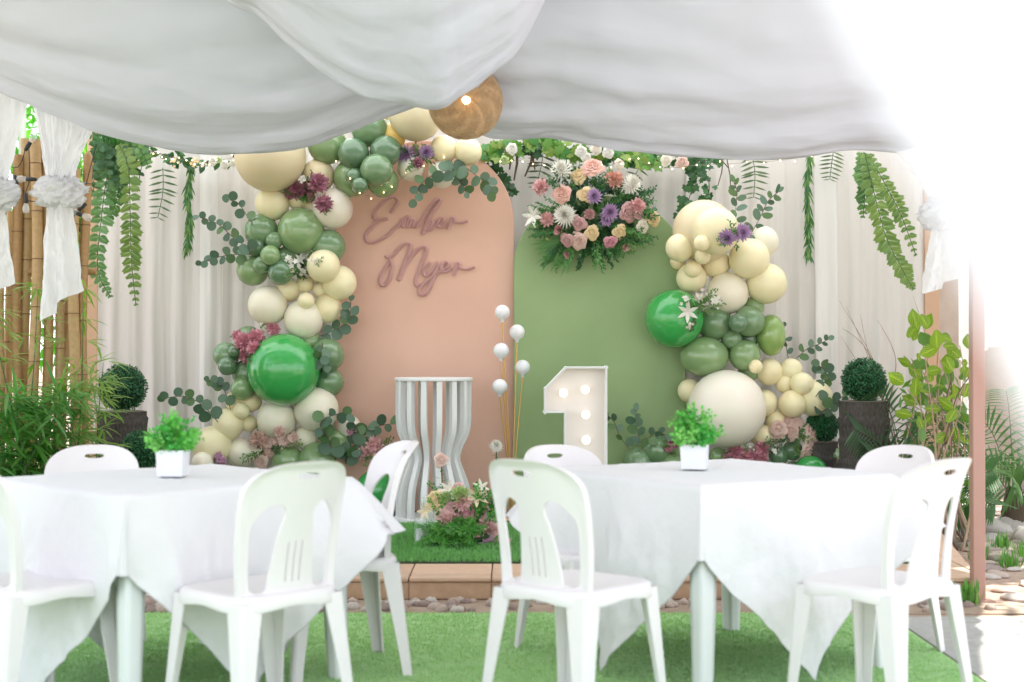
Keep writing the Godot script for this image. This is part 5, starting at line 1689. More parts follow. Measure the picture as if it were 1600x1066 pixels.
func build_top_garlands() -> void:
	rng.seed = 700
	var fern := leaf_mats("fern", [Color(0.10, 0.22, 0.05), Color(0.14, 0.27, 0.07), Color(0.075, 0.17, 0.045)], 0.5)
	var pale := leaf_mats("fern_pale", [Color(0.17, 0.33, 0.12), Color(0.14, 0.28, 0.10)], 0.5)
	var deep := leaf_mats("fern_deep", [Color(0.035, 0.11, 0.035), Color(0.05, 0.14, 0.04)], 0.4)
	var olive := leaf_mats("fern_olive", [Color(0.17, 0.26, 0.05), Color(0.13, 0.22, 0.045)], 0.5)
	var t := thing("hanging_fern", "big fern with long broad fronds hanging beside the tied drape", "fern", spot(180, 225, 9.3), "ferns hanging at the curtain's ends")
	frond(t, [[178, 228], [168, 265, -0.1], [158, 340, -0.15], [152, 420, -0.1], [172, 464, -0.05]], 9.25, 0.075, 23, pale)
	frond(t, [[185, 225], [200, 262, -0.1], [203, 340, -0.15], [205, 410, -0.1], [212, 478, -0.05]], 9.15, 0.073, 24, olive)
	frond(t, [[180, 228], [188, 262, -0.05], [182, 310, -0.05], [170, 345, 0.0]], 9.3, 0.065, 14, fern)
	frond(t, [[182, 235], [160, 238, -0.1], [146, 280, -0.12], [148, 330, -0.1]], 9.3, 0.06, 12, deep)
	frond(t, [[185, 232], [200, 222, -0.1], [222, 236, -0.1], [215, 290, -0.1]], 9.28, 0.055, 11, deep)
	frond(t, [[182, 235], [165, 218, -0.05], [140, 214, 0.0]], 9.3, 0.05, 8, deep)
	frond(t, [[182, 232], [182, 260, -0.1], [192, 305, -0.12]], 9.22, 0.06, 10, deep)
	frond(t, [[185, 230], [205, 228, -0.1], [238, 228, -0.08]], 9.28, 0.05, 8, deep)
	for q in [[150, 255, 142, 300], [165, 250, 170, 300], [200, 245, 214, 300], [215, 238, 232, 262], [172, 240, 152, 262], [192, 250, 196, 320], [160, 232, 146, 246], [205, 236, 226, 246], [178, 262, 172, 330], [190, 240, 210, 268]]:
		frond(t, [[182, 232], [q[0], q[1] - 8, -0.12], [q[2], q[3], -0.14]], 9.26 + rnd(-0.06, 0.06), 0.058, 9, deep if rng.randf() < 0.65 else fern)
	t = thing("hanging_fern", "fern with long curved frond hanging at the blurred drape's side", "fern", spot(1350, 238, 9.4), "ferns hanging at the curtain's ends")
	frond(t, [[1346, 238], [1350, 270, -0.1], [1352, 300, -0.1], [1349, 340, -0.1]], 9.3, 0.065, 14, fern)
	frond(t, [[1352, 240], [1366, 300, -0.1], [1385, 370, -0.1], [1410, 420, -0.1], [1428, 452, -0.1]], 9.25, 0.075, 24, olive)
	frond(t, [[1356, 240], [1385, 290, -0.1], [1410, 340, -0.1], [1432, 400, -0.1]], 9.35, 0.06, 18, olive)

	wiry_fern("single thin fern leaf hanging alone beside the big hanging fern", [[254, 262], [254, 300], [246, 340]], 9.85, 0.085, 9, [Color(0.10, 0.16, 0.07), Color(0.07, 0.13, 0.05)])
	wiry_fern("dark fern leaf hanging just beside the peach arch top", [[850, 226], [846, 258], [838, 292]], 9.85, 0.085, 9, [Color(0.05, 0.07, 0.035), Color(0.06, 0.09, 0.04)])
	wiry_fern("fern leaf hanging behind the bouquet near the pale roses", [[997, 240], [1000, 258], [990, 278]], 9.85, 0.075, 6, [Color(0.09, 0.14, 0.06), Color(0.07, 0.11, 0.05)])
	wiry_fern("thin fern leaf hanging above the slanting eucalyptus", [[1176, 244], [1180, 272], [1178, 308]], 9.85, 0.085, 9, [Color(0.12, 0.16, 0.06), Color(0.10, 0.14, 0.05)])
	wiry_fern("thin fern leaf hanging beside the curved frond fern", [[1303, 234], [1300, 255], [1297, 280]], 9.85, 0.075, 8, [Color(0.12, 0.18, 0.07), Color(0.09, 0.13, 0.05)])
	strand("long green strand hanging between garland and high eucalyptus sprig", [[297, 252], [293, 300], [295, 345], [290, 392]], 9.82, 0.05, [Color(0.03, 0.12, 0.035), Color(0.06, 0.19, 0.05), Color(0.14, 0.26, 0.05)])
	strand("long green strand hanging alone on the curtain over the stump", [[1266, 236], [1262, 290], [1264, 345], [1264, 402]], 9.82, 0.05, [Color(0.035, 0.13, 0.04), Color(0.06, 0.18, 0.05), Color(0.15, 0.28, 0.06)])

	# leafy runs along the curtain's top
	var ivy := leaf_mats("ivy_dark", [Color(0.03, 0.10, 0.03), Color(0.045, 0.14, 0.045), Color(0.02, 0.07, 0.025)], 0.3)
	var fresh := leaf_mats("ivy_fresh", [Color(0.06, 0.20, 0.04), Color(0.13, 0.28, 0.05), Color(0.25, 0.36, 0.08)], 0.5)
	t = thing("leaf_garland", "leafy garland with white flowers along the curtain top by the fern", "garland", spot(290, 245, 9.75), "leaf garlands along the curtain's top")
	leaf_run(t, [[215, 230], [250, 240], [290, 250], [325, 255], [365, 252]], 9.75, 34, 0.075, ivy, 0.04, 0.55)
	for q in [["blossom", "yellow", 272, 254, 8], ["blossom", "yellow", 302, 252, 9], ["peony", "white", 332, 252, 9], ["peony", "white", 350, 257, 9], ["blossom", "ivory", 318, 258, 7], ["peony", "green", 341, 250, 6], ["peony", "white", 363, 255, 7]]:
		bloom(q[0], q[1], spot(q[2], q[3], 9.68), q[4] / FOCAL * 9.7, Vector3(rnd(-0.2, 0.2), 0.2, 1), t)
	t = thing("leaf_garland", "thick ivy garland with pale flowers above the green arch bouquet", "garland", spot(920, 235, 9.75), "leaf garlands along the curtain's top")
	leaf_run(t, [[755, 236], [790, 232], [830, 222], [870, 228], [900, 236], [950, 240], [985, 246], [1030, 250]], 9.75, 120, 0.075, fresh, 0.05, 1.0)
	leaf_run(t, [[780, 240], [830, 230], [880, 232], [940, 246], [1000, 246], [1050, 252], [1120, 250]], 9.78, 70, 0.07, ivy, 0.05, 1.0)
	for q in [["peony", "white", 800, 232, 11], ["peony", "white", 908, 236, 11], ["peony", "ivory", 932, 232, 11], ["peony", "white", 950, 238, 11], ["peony", "white", 916, 246, 10], ["rose", "ivory", 1041, 250, 12], ["rose", "blush", 1066, 253, 13], ["peony", "ivory", 968, 256, 10], ["peony", "green", 788, 250, 9]]:
		bloom(q[0], q[1], spot(q[2], q[3], 9.66), q[4] / FOCAL * 9.7, Vector3(rnd(-0.3, 0.3), 0.1, 1), t)
	t = thing("ivy_cluster", "ivy hanging in a clump above the green arch balloons", "ivy", spot(1090, 250, 9.72))
	leaf_run(t, [[1095, 250], [1085, 275], [1080, 300], [1070, 330]], 9.72, 38, 0.06, ivy, 0.075, 1.0)
	leaf_run(t, [[1085, 250], [1105, 275], [1108, 300], [1100, 320]], 9.7, 26, 0.055, ivy, 0.045, 1.0)
	t = thing("ivy_cluster", "ivy tumbling dark beside the peach arch's shoulder", "ivy", spot(775, 240, 9.82))
	leaf_run(t, [[765, 240], [778, 262], [788, 285], [794, 305]], 9.83, 44, 0.06, ivy, 0.05, 1.0)
	t = thing("hanging_twig", "dark bare twigs hanging from the garland beside the peach arch", "twig", spot(815, 230, 9.8))
	for q in [[797, 225, 796, 265], [808, 228, 803, 282], [822, 228, 836, 265], [834, 230, 820, 276]]:
		var m := M.new()
		m.tube([spot(q[0], q[1], 9.8) - t.position, spot((q[0] + q[2]) / 2 + 3, (q[1] + q[3]) / 2, 9.78) - t.position, spot(q[2], q[3], 9.8) - t.position], [0.008, 0.009, 0.005], 6)
		obj("twig", m, mats["twig"], t)
	t = thing("hanging_twig", "thin dark twigs hanging above the upright eucalyptus sprig", "twig", spot(1135, 248, 9.8))
	for q in [[1130, 248, 1122, 290], [1136, 248, 1142, 300], [1125, 250, 1138, 262]]:
		var m := M.new()
		m.tube([spot(q[0], q[1], 9.8) - t.position, spot((q[0] + q[2]) / 2 + 2, (q[1] + q[3]) / 2, 9.78) - t.position, spot(q[2], q[3], 9.8) - t.position], [0.004, 0.004, 0.003], 6)
		obj("twig", m, mats["twig"], t)

	# fairy lights along the top
	var wm := mat("thin_wire", lin(0.25, 0.2, 0.12), 0.5)
	var glow := mat("fairy_glow", Color.WHITE, 0.5, {"emission_enabled": true, "emission": Color(1, 0.88, 0.6), "emission_energy_multiplier": 4.5})
	for run in [["string of warm fairy lights woven through the garland by the fern", [[225, 234], [250, 242], [285, 250], [318, 254], [366, 246]], 16], ["string of warm fairy lights along the ivy garland above the bouquet", [[780, 250], [830, 252], [880, 258], [940, 262], [985, 248], [1030, 262], [1090, 258], [1150, 255], [1225, 250], [1290, 238]], 28], ["short string of fairy lights along the top of the peach arch", [[520, 245], [560, 300], [598, 302], [640, 270], [700, 248]], 9]]:
		var a: Array = run[1]
		t = thing("fairy_light", run[0], "fairy lights", spot(a[0][0], a[0][1], 9.62), "strings of fairy lights")
		var line := []
		for q in a:
			line.append(spot(q[0], q[1], minf(9.62, front_of(q[0], q[1], 9.62) - 0.01)) - t.position)
		var pts := spline(line, 12)
		var sm := M.new()
		sm.tube(pts, [0.0012], 4, 1.0, false)
		obj("wire", sm, wm, t)
		var bm := M.new()
		bm.ball(Vector3.ZERO, 0.0042, 8, 6)
		var mesh := bm.mesh()
		for k in run[2]:
			var o := obj("light_bulb", mesh, glow, t)
			o.position = pts[mini(int((k + 0.5) * pts.size() / run[2]), pts.size() - 1)] + Vector3(rnd(-0.01, 0.01), rnd(-0.025, 0.02), 0.01)

# ------------------------------------------------------------------ things on the platform
func topiary(label: String, p: Vector3, r: float) -> void:
	var t := thing("topiary_ball", label, "topiary ball", p - Vector3(0, r, 0), "clipped green topiary balls")
	var core := M.new()
	core.ball(Vector3(0, r, 0), r * 0.88, 20, 14)
	obj("core", core, mat("topiary_core", lin(0.006, 0.03, 0.01), 0.9), t)
	var lm := leaf_mats("topiary_leaf", [Color(0.015, 0.11, 0.035), Color(0.025, 0.15, 0.05), Color(0.010, 0.075, 0.025)], 0.25)
	for g in 3:
		var m := M.new()
		for k in 950:
			var d := rdir()
			var q := Vector3(0, r, 0) + d * r * rnd(0.84, 0.98)
			m.leaf(q, (d * 0.6 + rdir() * 0.75).normalized(), d, rnd(0.014, 0.022), 0.011, 0.2, 2)
		obj("foliage", m, lm[g], t)

func stump(label: String, p: Vector3, r: float, h: float) -> void:
	var t := thing("stump_pedestal", label, "stump", p, "palm stump pedestals")
	var prof := [Vector2(0, h), Vector2(r * 0.93, h), Vector2(r * 0.97, h - 0.008)]
	var f := FastNoiseLite.new()
	f.seed = int(r * 1000)
	f.frequency = 3.0
	var bark := textured("stump_bark", lin(0.045, 0.038, 0.034), lin(0.17, 0.15, 0.135), 0.03, 4.0, 0.95, 1.2)
	bark.uv1_scale = Vector3(14, 2.5, 14)
	var m := M.new()
	m.grid(40, 46, func(u: float, w: float) -> Vector3:
		var a := -TAU * u
		var y := h * w
		var band := fmod(y * 7.5 + 0.05 * sin(a * 2.0), 1.0)
		var rr := r * (1.06 - 0.07 * w) + 0.012 * pow(band, 3.0) + 0.010 * f.get_noise_3d(cos(a) * 0.8, y * 0.7, sin(a) * 0.8) + 0.004 * sin(a * 23.0 + y * 5.0)
		return Vector3(cos(a) * rr, y, sin(a) * rr), true)
	obj("trunk", m, bark, t)
	var top := M.new()
	top.lathe([Vector2(r * 1.0, h - 0.002), Vector2(r * 0.9, h + 0.003), Vector2(0.0, h + 0.004)], 30)
	obj("cut_face", top, textured("stump_top", lin(0.16, 0.13, 0.10), lin(0.25, 0.21, 0.17), 0.05, 6.0), t)

func build_stage_props() -> void:
	rng.seed = 800
	var p := spot(191, 643, 9.3)
	stump("dark grey palm stump pedestal by the curtain's peach post", Vector3(p.x, DECK, p.z), 0.153, p.y - DECK)
	topiary("round topiary ball on the stump by the curtain's peach post", p + Vector3(0, 0.152, 0), 0.156)
	var s := spot(218, 738, 8.9)
	stump("short grey palm stump hidden low behind the table with the lower topiary", Vector3(s.x, DECK, s.z), 0.12, s.y - DECK)
	topiary("lower topiary ball half hidden behind a chair back and the table", s + Vector3(0, 0.127, 0), 0.13)
	p = spot(1350, 627, 9.2)
	stump("tall dark grey palm stump pedestal beside the cream balloons", Vector3(p.x, DECK, p.z), 0.152, p.y - DECK)
	topiary("round topiary ball on the tall stump beside the cream balloons", p + Vector3(0, 0.137, 0), 0.142)
	p = spot(1285, 690, 9.55)
	stump("low grey palm stump hidden behind the blush roses", Vector3(p.x, DECK, p.z), 0.1, p.y - DECK)
	topiary("topiary ball peeking out behind blush roses and low eucalyptus", p + Vector3(0, 0.10, 0), 0.105)

	# fluted pedestal of slats
	var c := spot(677.5, 590, 9.25)
	var h := c.y - DECK - 0.008
	var t := thing("fluted_pedestal", "white waisted pedestal of upright slats before the peach arch", "pedestal", Vector3(c.x, DECK + 0.008, c.z))
	var paint := mat("pedestal_paint", lin(0.80, 0.80, 0.79), 0.5)
	var prof := func(y: float) -> float:
		return curve_y([[0.0, 0.25], [0.12, 0.25], [0.25, 0.235], [0.36, 0.20], [0.44, 0.175], [0.52, 0.195], [0.62, 0.236], [0.72, 0.25], [1.0, 0.25]], y)
	for k in 15:
		var a := TAU * (k + 0.5) / 15.0
		var m := M.new()
		var pts := []
		for j in 29:
			var y := j / 28.0
			pts.append(Vector3(0, y * (h - 0.02), prof.call(y) - 0.02))
		var sections := [[-0.017, -0.02], [0.017, -0.02], [0.017, 0.016], [-0.017, 0.016]]
		for e in 4:
			var q0: Array = sections[e]
			var q1: Array = sections[(e + 1) % 4]
			m.grid(1, 28, func(u: float, w: float) -> Vector3:
				var b: Vector3 = pts[roundi(w * 28)]
				return b + Vector3(lerpf(q0[0], q1[0], 1.0 - u), 0, lerpf(q0[1], q1[1], 1.0 - u)))
		var o := obj("slat", m, paint, t)
		o.rotation.y = a
	var top := M.new()
	top.lathe([Vector2(0, h - 0.022), Vector2(0.25, h - 0.022), Vector2(0.254, h - 0.018), Vector2(0.254, h - 0.003), Vector2(0.25, h), Vector2(0, h)], 48)
	obj("top", top, paint, t)
	var bs := M.new()
	bs.lathe([Vector2(0.256, 0), Vector2(0.256, 0.02), Vector2(0.25, 0.025), Vector2(0, 0.025)], 48)
	obj("base", bs, paint, t)

	# marquee number
	c = spot(900, 573, 9.1)
	var top_y := c.y - DECK - 0.008
	t = thing("marquee_number", "white marquee number one with round glowing bulbs before the green arch", "marquee number", Vector3(c.x, DECK + 0.008, c.z))
	var k1 := 9.1 / FOCAL
	var out := []
	for q in [[850, 607], [883, 573], [948, 573], [948, 0], [881, 0], [881, 645], [850, 645]]:
		out.append(Vector2((q[0] - 900.0) * k1, 0.0 if q[1] == 0 else top_y - (q[1] - 573.0) * k1))
	var wall := M.new()
	for k in out.size():
		var a: Vector2 = out[k]
		var b: Vector2 = out[(k + 1) % out.size()]
		var d := (b - a).normalized()
		var mid := (a + b) / 2
		var nrm := Vector2(d.y, -d.x)
		var bs3 := Basis(Vector3(d.x, d.y, 0), Vector3(-d.y, d.x, 0), Vector3(0, 0, 1))
		wall.box(Vector3(mid.x, mid.y, 0) + Vector3(nrm.x, nrm.y, 0) * 0.006, Vector3(a.distance_to(b) + 0.010 + 0.0011 * k, 0.013, 0.13 + 0.0012 * k), bs3, 0.002)
	obj("rim", wall, mats["white_paint"], t)
	var face := M.new()
	face.slab(PackedVector2Array(out), -0.06, -0.05, 0.0)
	obj("face", face, mat("marquee_face", lin(0.76, 0.73, 0.70), 0.6), t)
	var glow := mat("marquee_glow", Color.WHITE, 0.4, {"emission_enabled": true, "emission": Color(1, 0.93, 0.84), "emission_energy_multiplier": 0.8})
	for q in [[880.4, 614], [914.5, 609], [915.3, 648], [915.9, 687.7], [916, 727], [916, 766]]:
		var bp := Vector3((q[0] - 900.0) * k1, top_y - (q[1] - 573.0) * k1, 0)
		var sm := M.new()
		sm.lathe([Vector2(0.016, -0.05), Vector2(0.016, -0.022), Vector2(0.0, -0.022)], 12, bp, Basis(Vector3.RIGHT, PI / 2))
		var so := obj("socket", sm, mats["white_paint"], t)
		var bm := M.new()
		bm.ball(Vector3.ZERO, 0.028, 18, 12)
		var bo := obj("bulb", bm, glow, so)
		bo.position = bp
		lamp("marquee_light", t.position + bp, Color(1, 0.85, 0.72), 0.0006, 0.02)

	# globes on golden stems
	c = spot(800, 735, 9.3)
	t = thing("globe_stand", "stand of five white globes on thin golden stems between the arches", "globe stand", Vector3(c.x, DECK + 0.008, c.z))
	var gold := mat("gold_metal", lin(0.60, 0.36, 0.12), 0.3, {"metallic": 0.8})
	var globe := mat("globe_white", lin(0.82, 0.83, 0.84), 0.3, {"subsurf_scatter_enabled": true, "subsurf_scatter_strength": 0.3, "clearcoat_enabled": true, "clearcoat": 0.3})
	var base := M.new()
	base.lathe([Vector2(0.11, 0.0), Vector2(0.11, 0.012), Vector2(0.1, 0.018), Vector2(0.02, 0.022), Vector2(0.012, 0.06), Vector2(0.0, 0.06)], 30)
	obj("base", base, gold, t)
	for q in [[785, 488, 11.7], [808, 519, 12.0], [783, 548, 12.2], [816.5, 574, 11.7], [781, 604, 11.8]]:
		var g := spot(q[0], q[1], 9.3 + (0.05 if q[0] > 800 else -0.03)) - t.position
		var r: float = q[2] / FOCAL * 9.3
		var foot := Vector3(g.x * 0.1, 0.02, 0)
		var m := M.new()
		m.tube(spline([foot, foot.lerp(g, 0.35) + Vector3(-g.x * 0.12, 0, 0), g - Vector3(0, r + 0.015, 0)], 6), [0.0045], 8)
		var st := obj("stem", m, gold, t)
		var gm := M.new()
		gm.lathe([Vector2(0, -r * 1.38), Vector2(r * 0.22, -r * 1.36), Vector2(r * 0.2, -r * 1.15), Vector2(r * 0.35, -r * 0.96), Vector2(r * 0.62, -r * 0.79), Vector2(r * 0.87, -r * 0.5), Vector2(r * 0.985, -r * 0.17), Vector2(r * 0.985, r * 0.17), Vector2(r * 0.87, r * 0.5), Vector2(r * 0.64, r * 0.77), Vector2(r * 0.34, r * 0.94), Vector2(0, r)], 26, g)
		obj("globe", gm, globe, st)

	# glass candle holders beside the floor flowers
	var glass := mat("clear_glass", Color(0.93, 0.96, 0.95, 0.2), 0.05, {"transparency": BaseMaterial3D.TRANSPARENCY_ALPHA})
	for q in [[657, 838, 8.0, 0.15, "clear glass candle holder with white candle at the floor ferns' edge"], [670, 815, 8.5, 0.22, "taller clear glass candle holder behind the floor ferns"]]:
		var b := spot(q[0], q[1], q[2])
		t = thing("candle_holder", q[4], "candle holder", Vector3(b.x, DECK + 0.010, b.z), "glass candle holders")
		var m := M.new()
		m.lathe([Vector2(0, 0.004), Vector2(0.034, 0.004), Vector2(0.036, q[3]), Vector2(0.033, q[3]), Vector2(0.031, 0.010), Vector2(0, 0.010)], 24)
		obj("glass", m, glass, t)
		var cm := M.new()
		cm.lathe([Vector2(0.024, 0.012), Vector2(0.024, q[3] * 0.6), Vector2(0.0, q[3] * 0.6 + 0.004)], 18)
		obj("candle", cm, mats["white_paint"], t)

# ------------------------------------------------------------------ tables
func potted_plant(label: String, p: Vector3, turn: float) -> void:
	var t := thing("potted_plant", label, "potted plant", p, "small potted plants on the tables", turn)
	var pot := M.new()
	var hw := [0.045, 0.05]
	for s in 4:
		var b := Basis(Vector3.UP, s * PI / 2)
		for q in [[hw[0], hw[1], 0.0], [hw[0] - 0.004, hw[1] - 0.004, 1.0]]:
			pot.grid(4, 4, func(u: float, w: float) -> Vector3:
				var x := lerpf(q[0], q[1], w)
				var uu := u if q[2] == 0.0 else 1.0 - u
				return b * Vector3((uu * 2 - 1) * x, 0.001 + w * 0.095, x))
		pot.grid(1, 1, func(u: float, w: float) -> Vector3:
			var x: float = hw[1] - 0.004 * w
			return b * Vector3((u * 2 - 1) * x, 0.096, x))
	obj("pot", pot, mat("pot_white", lin(0.80, 0.80, 0.84), 0.45), t)
	var soil := M.new()
	soil.box(Vector3(0, 0.082, 0), Vector3(0.09, 0.008, 0.09))
	obj("soil", soil, mat("pot_soil", lin(0.05, 0.035, 0.02), 0.9), t)
	var lm := leaf_mats("pot_leaf", [Color(0.14, 0.46, 0.08), Color(0.24, 0.55, 0.14), Color(0.08, 0.34, 0.07)], 0.7)
	for g in 3:
		var m := M.new()
		for k in 16:
			var d := rdir()
			d.y = absf(d.y) * 1.0 + 0.15
			d = d.normalized()
			var tip := Vector3(0, 0.10, 0) + d * Vector3(0.115, 0.145, 0.115) * rnd(0.55, 1.05)
			var a := Vector3(d.x * 0.02, 0.085, d.z * 0.02)
			m.tube([a, a.lerp(tip, 0.6) + Vector3(0, 0.015, 0), tip], [0.0015], 4, 1.0, false)
			for j in 26:
				var q := a.lerp(tip, rnd(0.3, 1.0)) + rdir() * 0.016
				m.leaf(q, (rdir() + d * 0.6).normalized(), (d + rdir() * 0.6).normalized(), rnd(0.014, 0.022), rnd(0.011, 0.017), 0.2, 2)
		obj("foliage", m, lm[g], t)

func dressed_table(label: String, cloth_label: String, plant_label: String, p: Vector3, turn: float, plant: Vector3, sd: int) -> void:
	var h := 0.46
	var top := 0.73
	var plastic := mat("table_plastic", lin(0.78, 0.79, 0.80), 0.4)
	var t := thing("square_table", label, "table", p, "square white plastic tables", turn)
	var m := M.new()
	m.box(Vector3(0, top - 0.014, 0), Vector3(h * 2, 0.028, h * 2), Basis(), 0.008)
	obj("tabletop", m, plastic, t)
	for s in 4:
		var a := M.new()
		a.box(Vector3(0, top - 0.055, h - 0.05), Vector3(h * 2 - 0.16, 0.055, 0.012))
		var ao := obj("apron", a, plastic, t)
		ao.rotation.y = s * PI / 2
		var l := M.new()
		l.grid(16, 6, func(u: float, w: float) -> Vector3:
			var an := -TAU * u
			var r := lerpf(0.027, 0.042, w) / maxf(absf(cos(an)), absf(sin(an))) * 0.94
			return Vector3(h - 0.055 + 0.02 * (1.0 - w) + cos(an) * minf(r, 0.048), w * (top - 0.028), h - 0.055 + 0.02 * (1.0 - w) + sin(an) * minf(r, 0.048)), true)
		var lo := obj("leg", l, plastic, t)
		lo.rotation.y = s * PI / 2
	# cloth laid cornerwise over the square table: its points hang over the middles of the sides
	var f := FastNoiseLite.new()
	f.seed = sd
	f.frequency = 1.0
	var half := 0.83
	var cm := M.new()
	var soft := func(x: float) -> float:
		return maxf(absf(x) - h, 0.0) * signf(x)
	cm.grid(120, 120, func(u: float, w: float) -> Vector3:
		var s := (u * 2 - 1) * half
		var r := (w * 2 - 1) * half
		var a := (s + r) * 0.70711
		var b := (r - s) * 0.70711
		var da: float = soft.call(a)
		var db: float = soft.call(b)
		var drop := absf(da) + absf(db)
		var y := top + 0.004
		var x := clampf(a, -h - 0.004, h + 0.004)
		var z := clampf(b, -h - 0.004, h + 0.004)
		var wave := 0.0
		var lift := 0.0
		if drop > 0.0:
			var nrm := Vector2(da, db).normalized()
			var along := a * nrm.y - b * nrm.x
			var corner := minf(absf(da), absf(db)) / maxf(maxf(absf(da), absf(db)), 0.001)
			wave = sin(along * 10.0 + sd + nrm.x * 2.0) * 0.028 + 0.03 * f.get_noise_2d(along * 4.0 + nrm.x * 9.0, drop * 2.0 + nrm.y * 5.0)
			wave *= 1.0 - smoothstep(0.0, 0.3, corner)
			var out := 0.006 + drop * 0.07 + wave * minf(drop / 0.25, 1.2) + 0.008 * corner * minf(drop / 0.1, 1.0)
			if a * b > 0.0:
				var near := exp(-pow((minf(absf(a), absf(b)) - h) / 0.11, 2.0)) if minf(absf(a), absf(b)) < h else 1.0
				out += near * drop * 0.62
				lift = near
			out = maxf(out, 0.005)
			x += nrm.x * out
			z += nrm.y * out
			y -= drop * lerpf(0.992, 0.74, lift)
			y += 0.004 * (1.0 - minf(drop / 0.012, 1.0))
		else:
			y += 0.003 * f.get_noise_2d(a * 3.0, b * 3.0) + 0.0035
		var crease := 0.0
		for e in [-0.415, 0.0, 0.415]:
			crease = maxf(crease, maxf(1.0 - absf(s - e) / 0.012, 1.0 - absf(r - e) / 0.012))
		crease = maxf(crease, 0.0) * 0.0022
		if drop > 0.02:
			var cn := Vector2(da, db).normalized()
			x += cn.x * crease
			z += cn.y * crease
		else:
			y += crease
		return Vector3(x, maxf(y, 0.02), z))
	var c := thing("tablecloth", cloth_label, "tablecloth", p, "white tablecloths laid cornerwise", turn)
	obj("cloth", cm, mats["white_cloth"], c)
	for e in 4:                                # a rolled hem along each edge
		var hem := []
		for k in 121:
			var id: int = [k, k * 121 + 120, 120 * 121 + (120 - k), (120 - k) * 121][e]
			hem.append(cm.v[id])
		var hm := M.new()
		hm.tube(hem, [0.0022], 5, 1.0, false)
		obj("hem", hm, mats["white_cloth"], c)
	potted_plant(plant_label, plant + Vector3(0, top + 0.013, 0), turn + 0.75)

func build_tables() -> void:
	rng.seed = 900
	dressed_table("square white plastic table under its cloth, nearer the bamboo fence", "white tablecloth with hanging points on the table nearer the bamboo fence", "small leafy plant in a white square pot nearer the bamboo fence", Vector3(-1.236, 0, -5.2), PI / 4, Vector3(-1.24, 0, -5.2), 4)
	dressed_table("square white plastic table under its cloth, before the green arch side", "white tablecloth with hanging points on the table before the green arch", "small leafy plant in a white square pot before the green arch", Vector3(0.8, 0, -5.52), PI / 4 - 0.234, Vector3(0.71, 0, -5.53), 9)

# ------------------------------------------------------------------ chairs
func chair_back() -> M:
	var y0 := 0.415
	var y1 := 0.85
	var shape_w := func(v: float) -> float:
		var w := 0.182 + 0.014 * sin(v * 1.8)
		if v > 0.70:
			w *= pow(maxf(1.0 - pow((v - 0.70) / 0.30, 2.7), 0.0), 1.0 / 2.7)
		return w
	var hw := func(v: float, a: float, b: float, ra: float, rb: float, w: float) -> float:
		if v <= a or v >= b:
			return 0.0
		var k := 1.0
		if v < a + ra:
			k = sqrt(1.0 - pow(1.0 - (v - a) / ra, 2))
		if v > b - rb:
			k = minf(k, sqrt(maxf(1.0 - pow((v - b + rb) / rb, 2), 0.0)))
		return w * k
	var rows := []
	for k in 41:
		rows.append(0.72 * k / 40.0)
	for k in range(1, 31):
		rows.append(0.72 + 0.28 * sin(k / 30.0 * PI / 2))
	for e in [0.055, 0.70, 0.12, 0.42, 0.87, 0.915]:
		rows.append(e); rows.append(e + 0.002); rows.append(e - 0.002)
	rows.sort()
	var edges := []
	for v in rows:
		var w: float = shape_w.call(v)
		var splat := lerpf(0.088, 0.056, smoothstep(0.0, 0.7, v))
		var o0 := splat
		var o1 := minf(w - 0.036, 0.165)
		var og: float = hw.call(v, 0.055, 0.70, 0.035, 0.17, 1.0) * (o1 - o0) / 2
		var oc := (o0 + o1) / 2 - (1.0 - smoothstep(0.0, 1.0, (0.70 - v) / 0.2)) * 0.02
		var s1: float = hw.call(v, 0.12, 0.42, 0.01, 0.01, 0.0026)
		var s0: float = hw.call(v, 0.12, 0.42, 0.01, 0.01, 0.0026) + hw.call(v, 0.87, 0.915, 0.012, 0.012, 0.04)
		s0 = minf(s0, maxf(w - 0.02, 0.0))
		var lim := maxf(w - 0.001, 0.0)
		var sx := minf(0.026, lim * 0.5) if v < 0.6 else minf(0.047, lim * 0.6)
		var line := [-w, -minf(oc + og, lim), -minf(oc - og, lim), -(sx + s1), -(sx - s1), -s0, s0, sx - s1, sx + s1, minf(oc - og, lim), minf(oc + og, lim), w]
		edges.append(line)
	var m := M.new()
	var n := rows.size() - 1
	var surf := func(x: float, v: float, w: float, back: float) -> Vector3:
		var near := smoothstep(0.032, 0.0, minf(w - absf(x), 1.0)) 
		if v > 0.9:
			near = maxf(near, smoothstep(0.93, 1.0, v))
		var thick := 0.006 + 0.014 * near
		var z := 0.172 + 0.10 * v * v + 0.02 * v - 0.092 * pow(x / 0.2, 2) * (0.40 + 0.45 * v)
		return Vector3(x, lerpf(y0, y1, v), z + (thick if back > 0.5 else -0.004))
	for k in 6:
		var i0 := k * 2
		var i1 := k * 2 + 1
		for side in 2:
			m.grid(5, n, func(u: float, t: float) -> Vector3:
				var j := roundi(t * n)
				var uu := u if side == 1 else 1.0 - u
				return surf.call(lerpf(edges[j][i0], edges[j][i1], uu), rows[j], edges[j][11], side))
		for e in [i0, i1]:
			m.grid(1, n, func(u: float, t: float) -> Vector3:
				var j := roundi(t * n)
				var uu := u if e == i1 else 1.0 - u
				return surf.call(edges[j][e], rows[j], edges[j][11], 1.0 - uu))
	return m

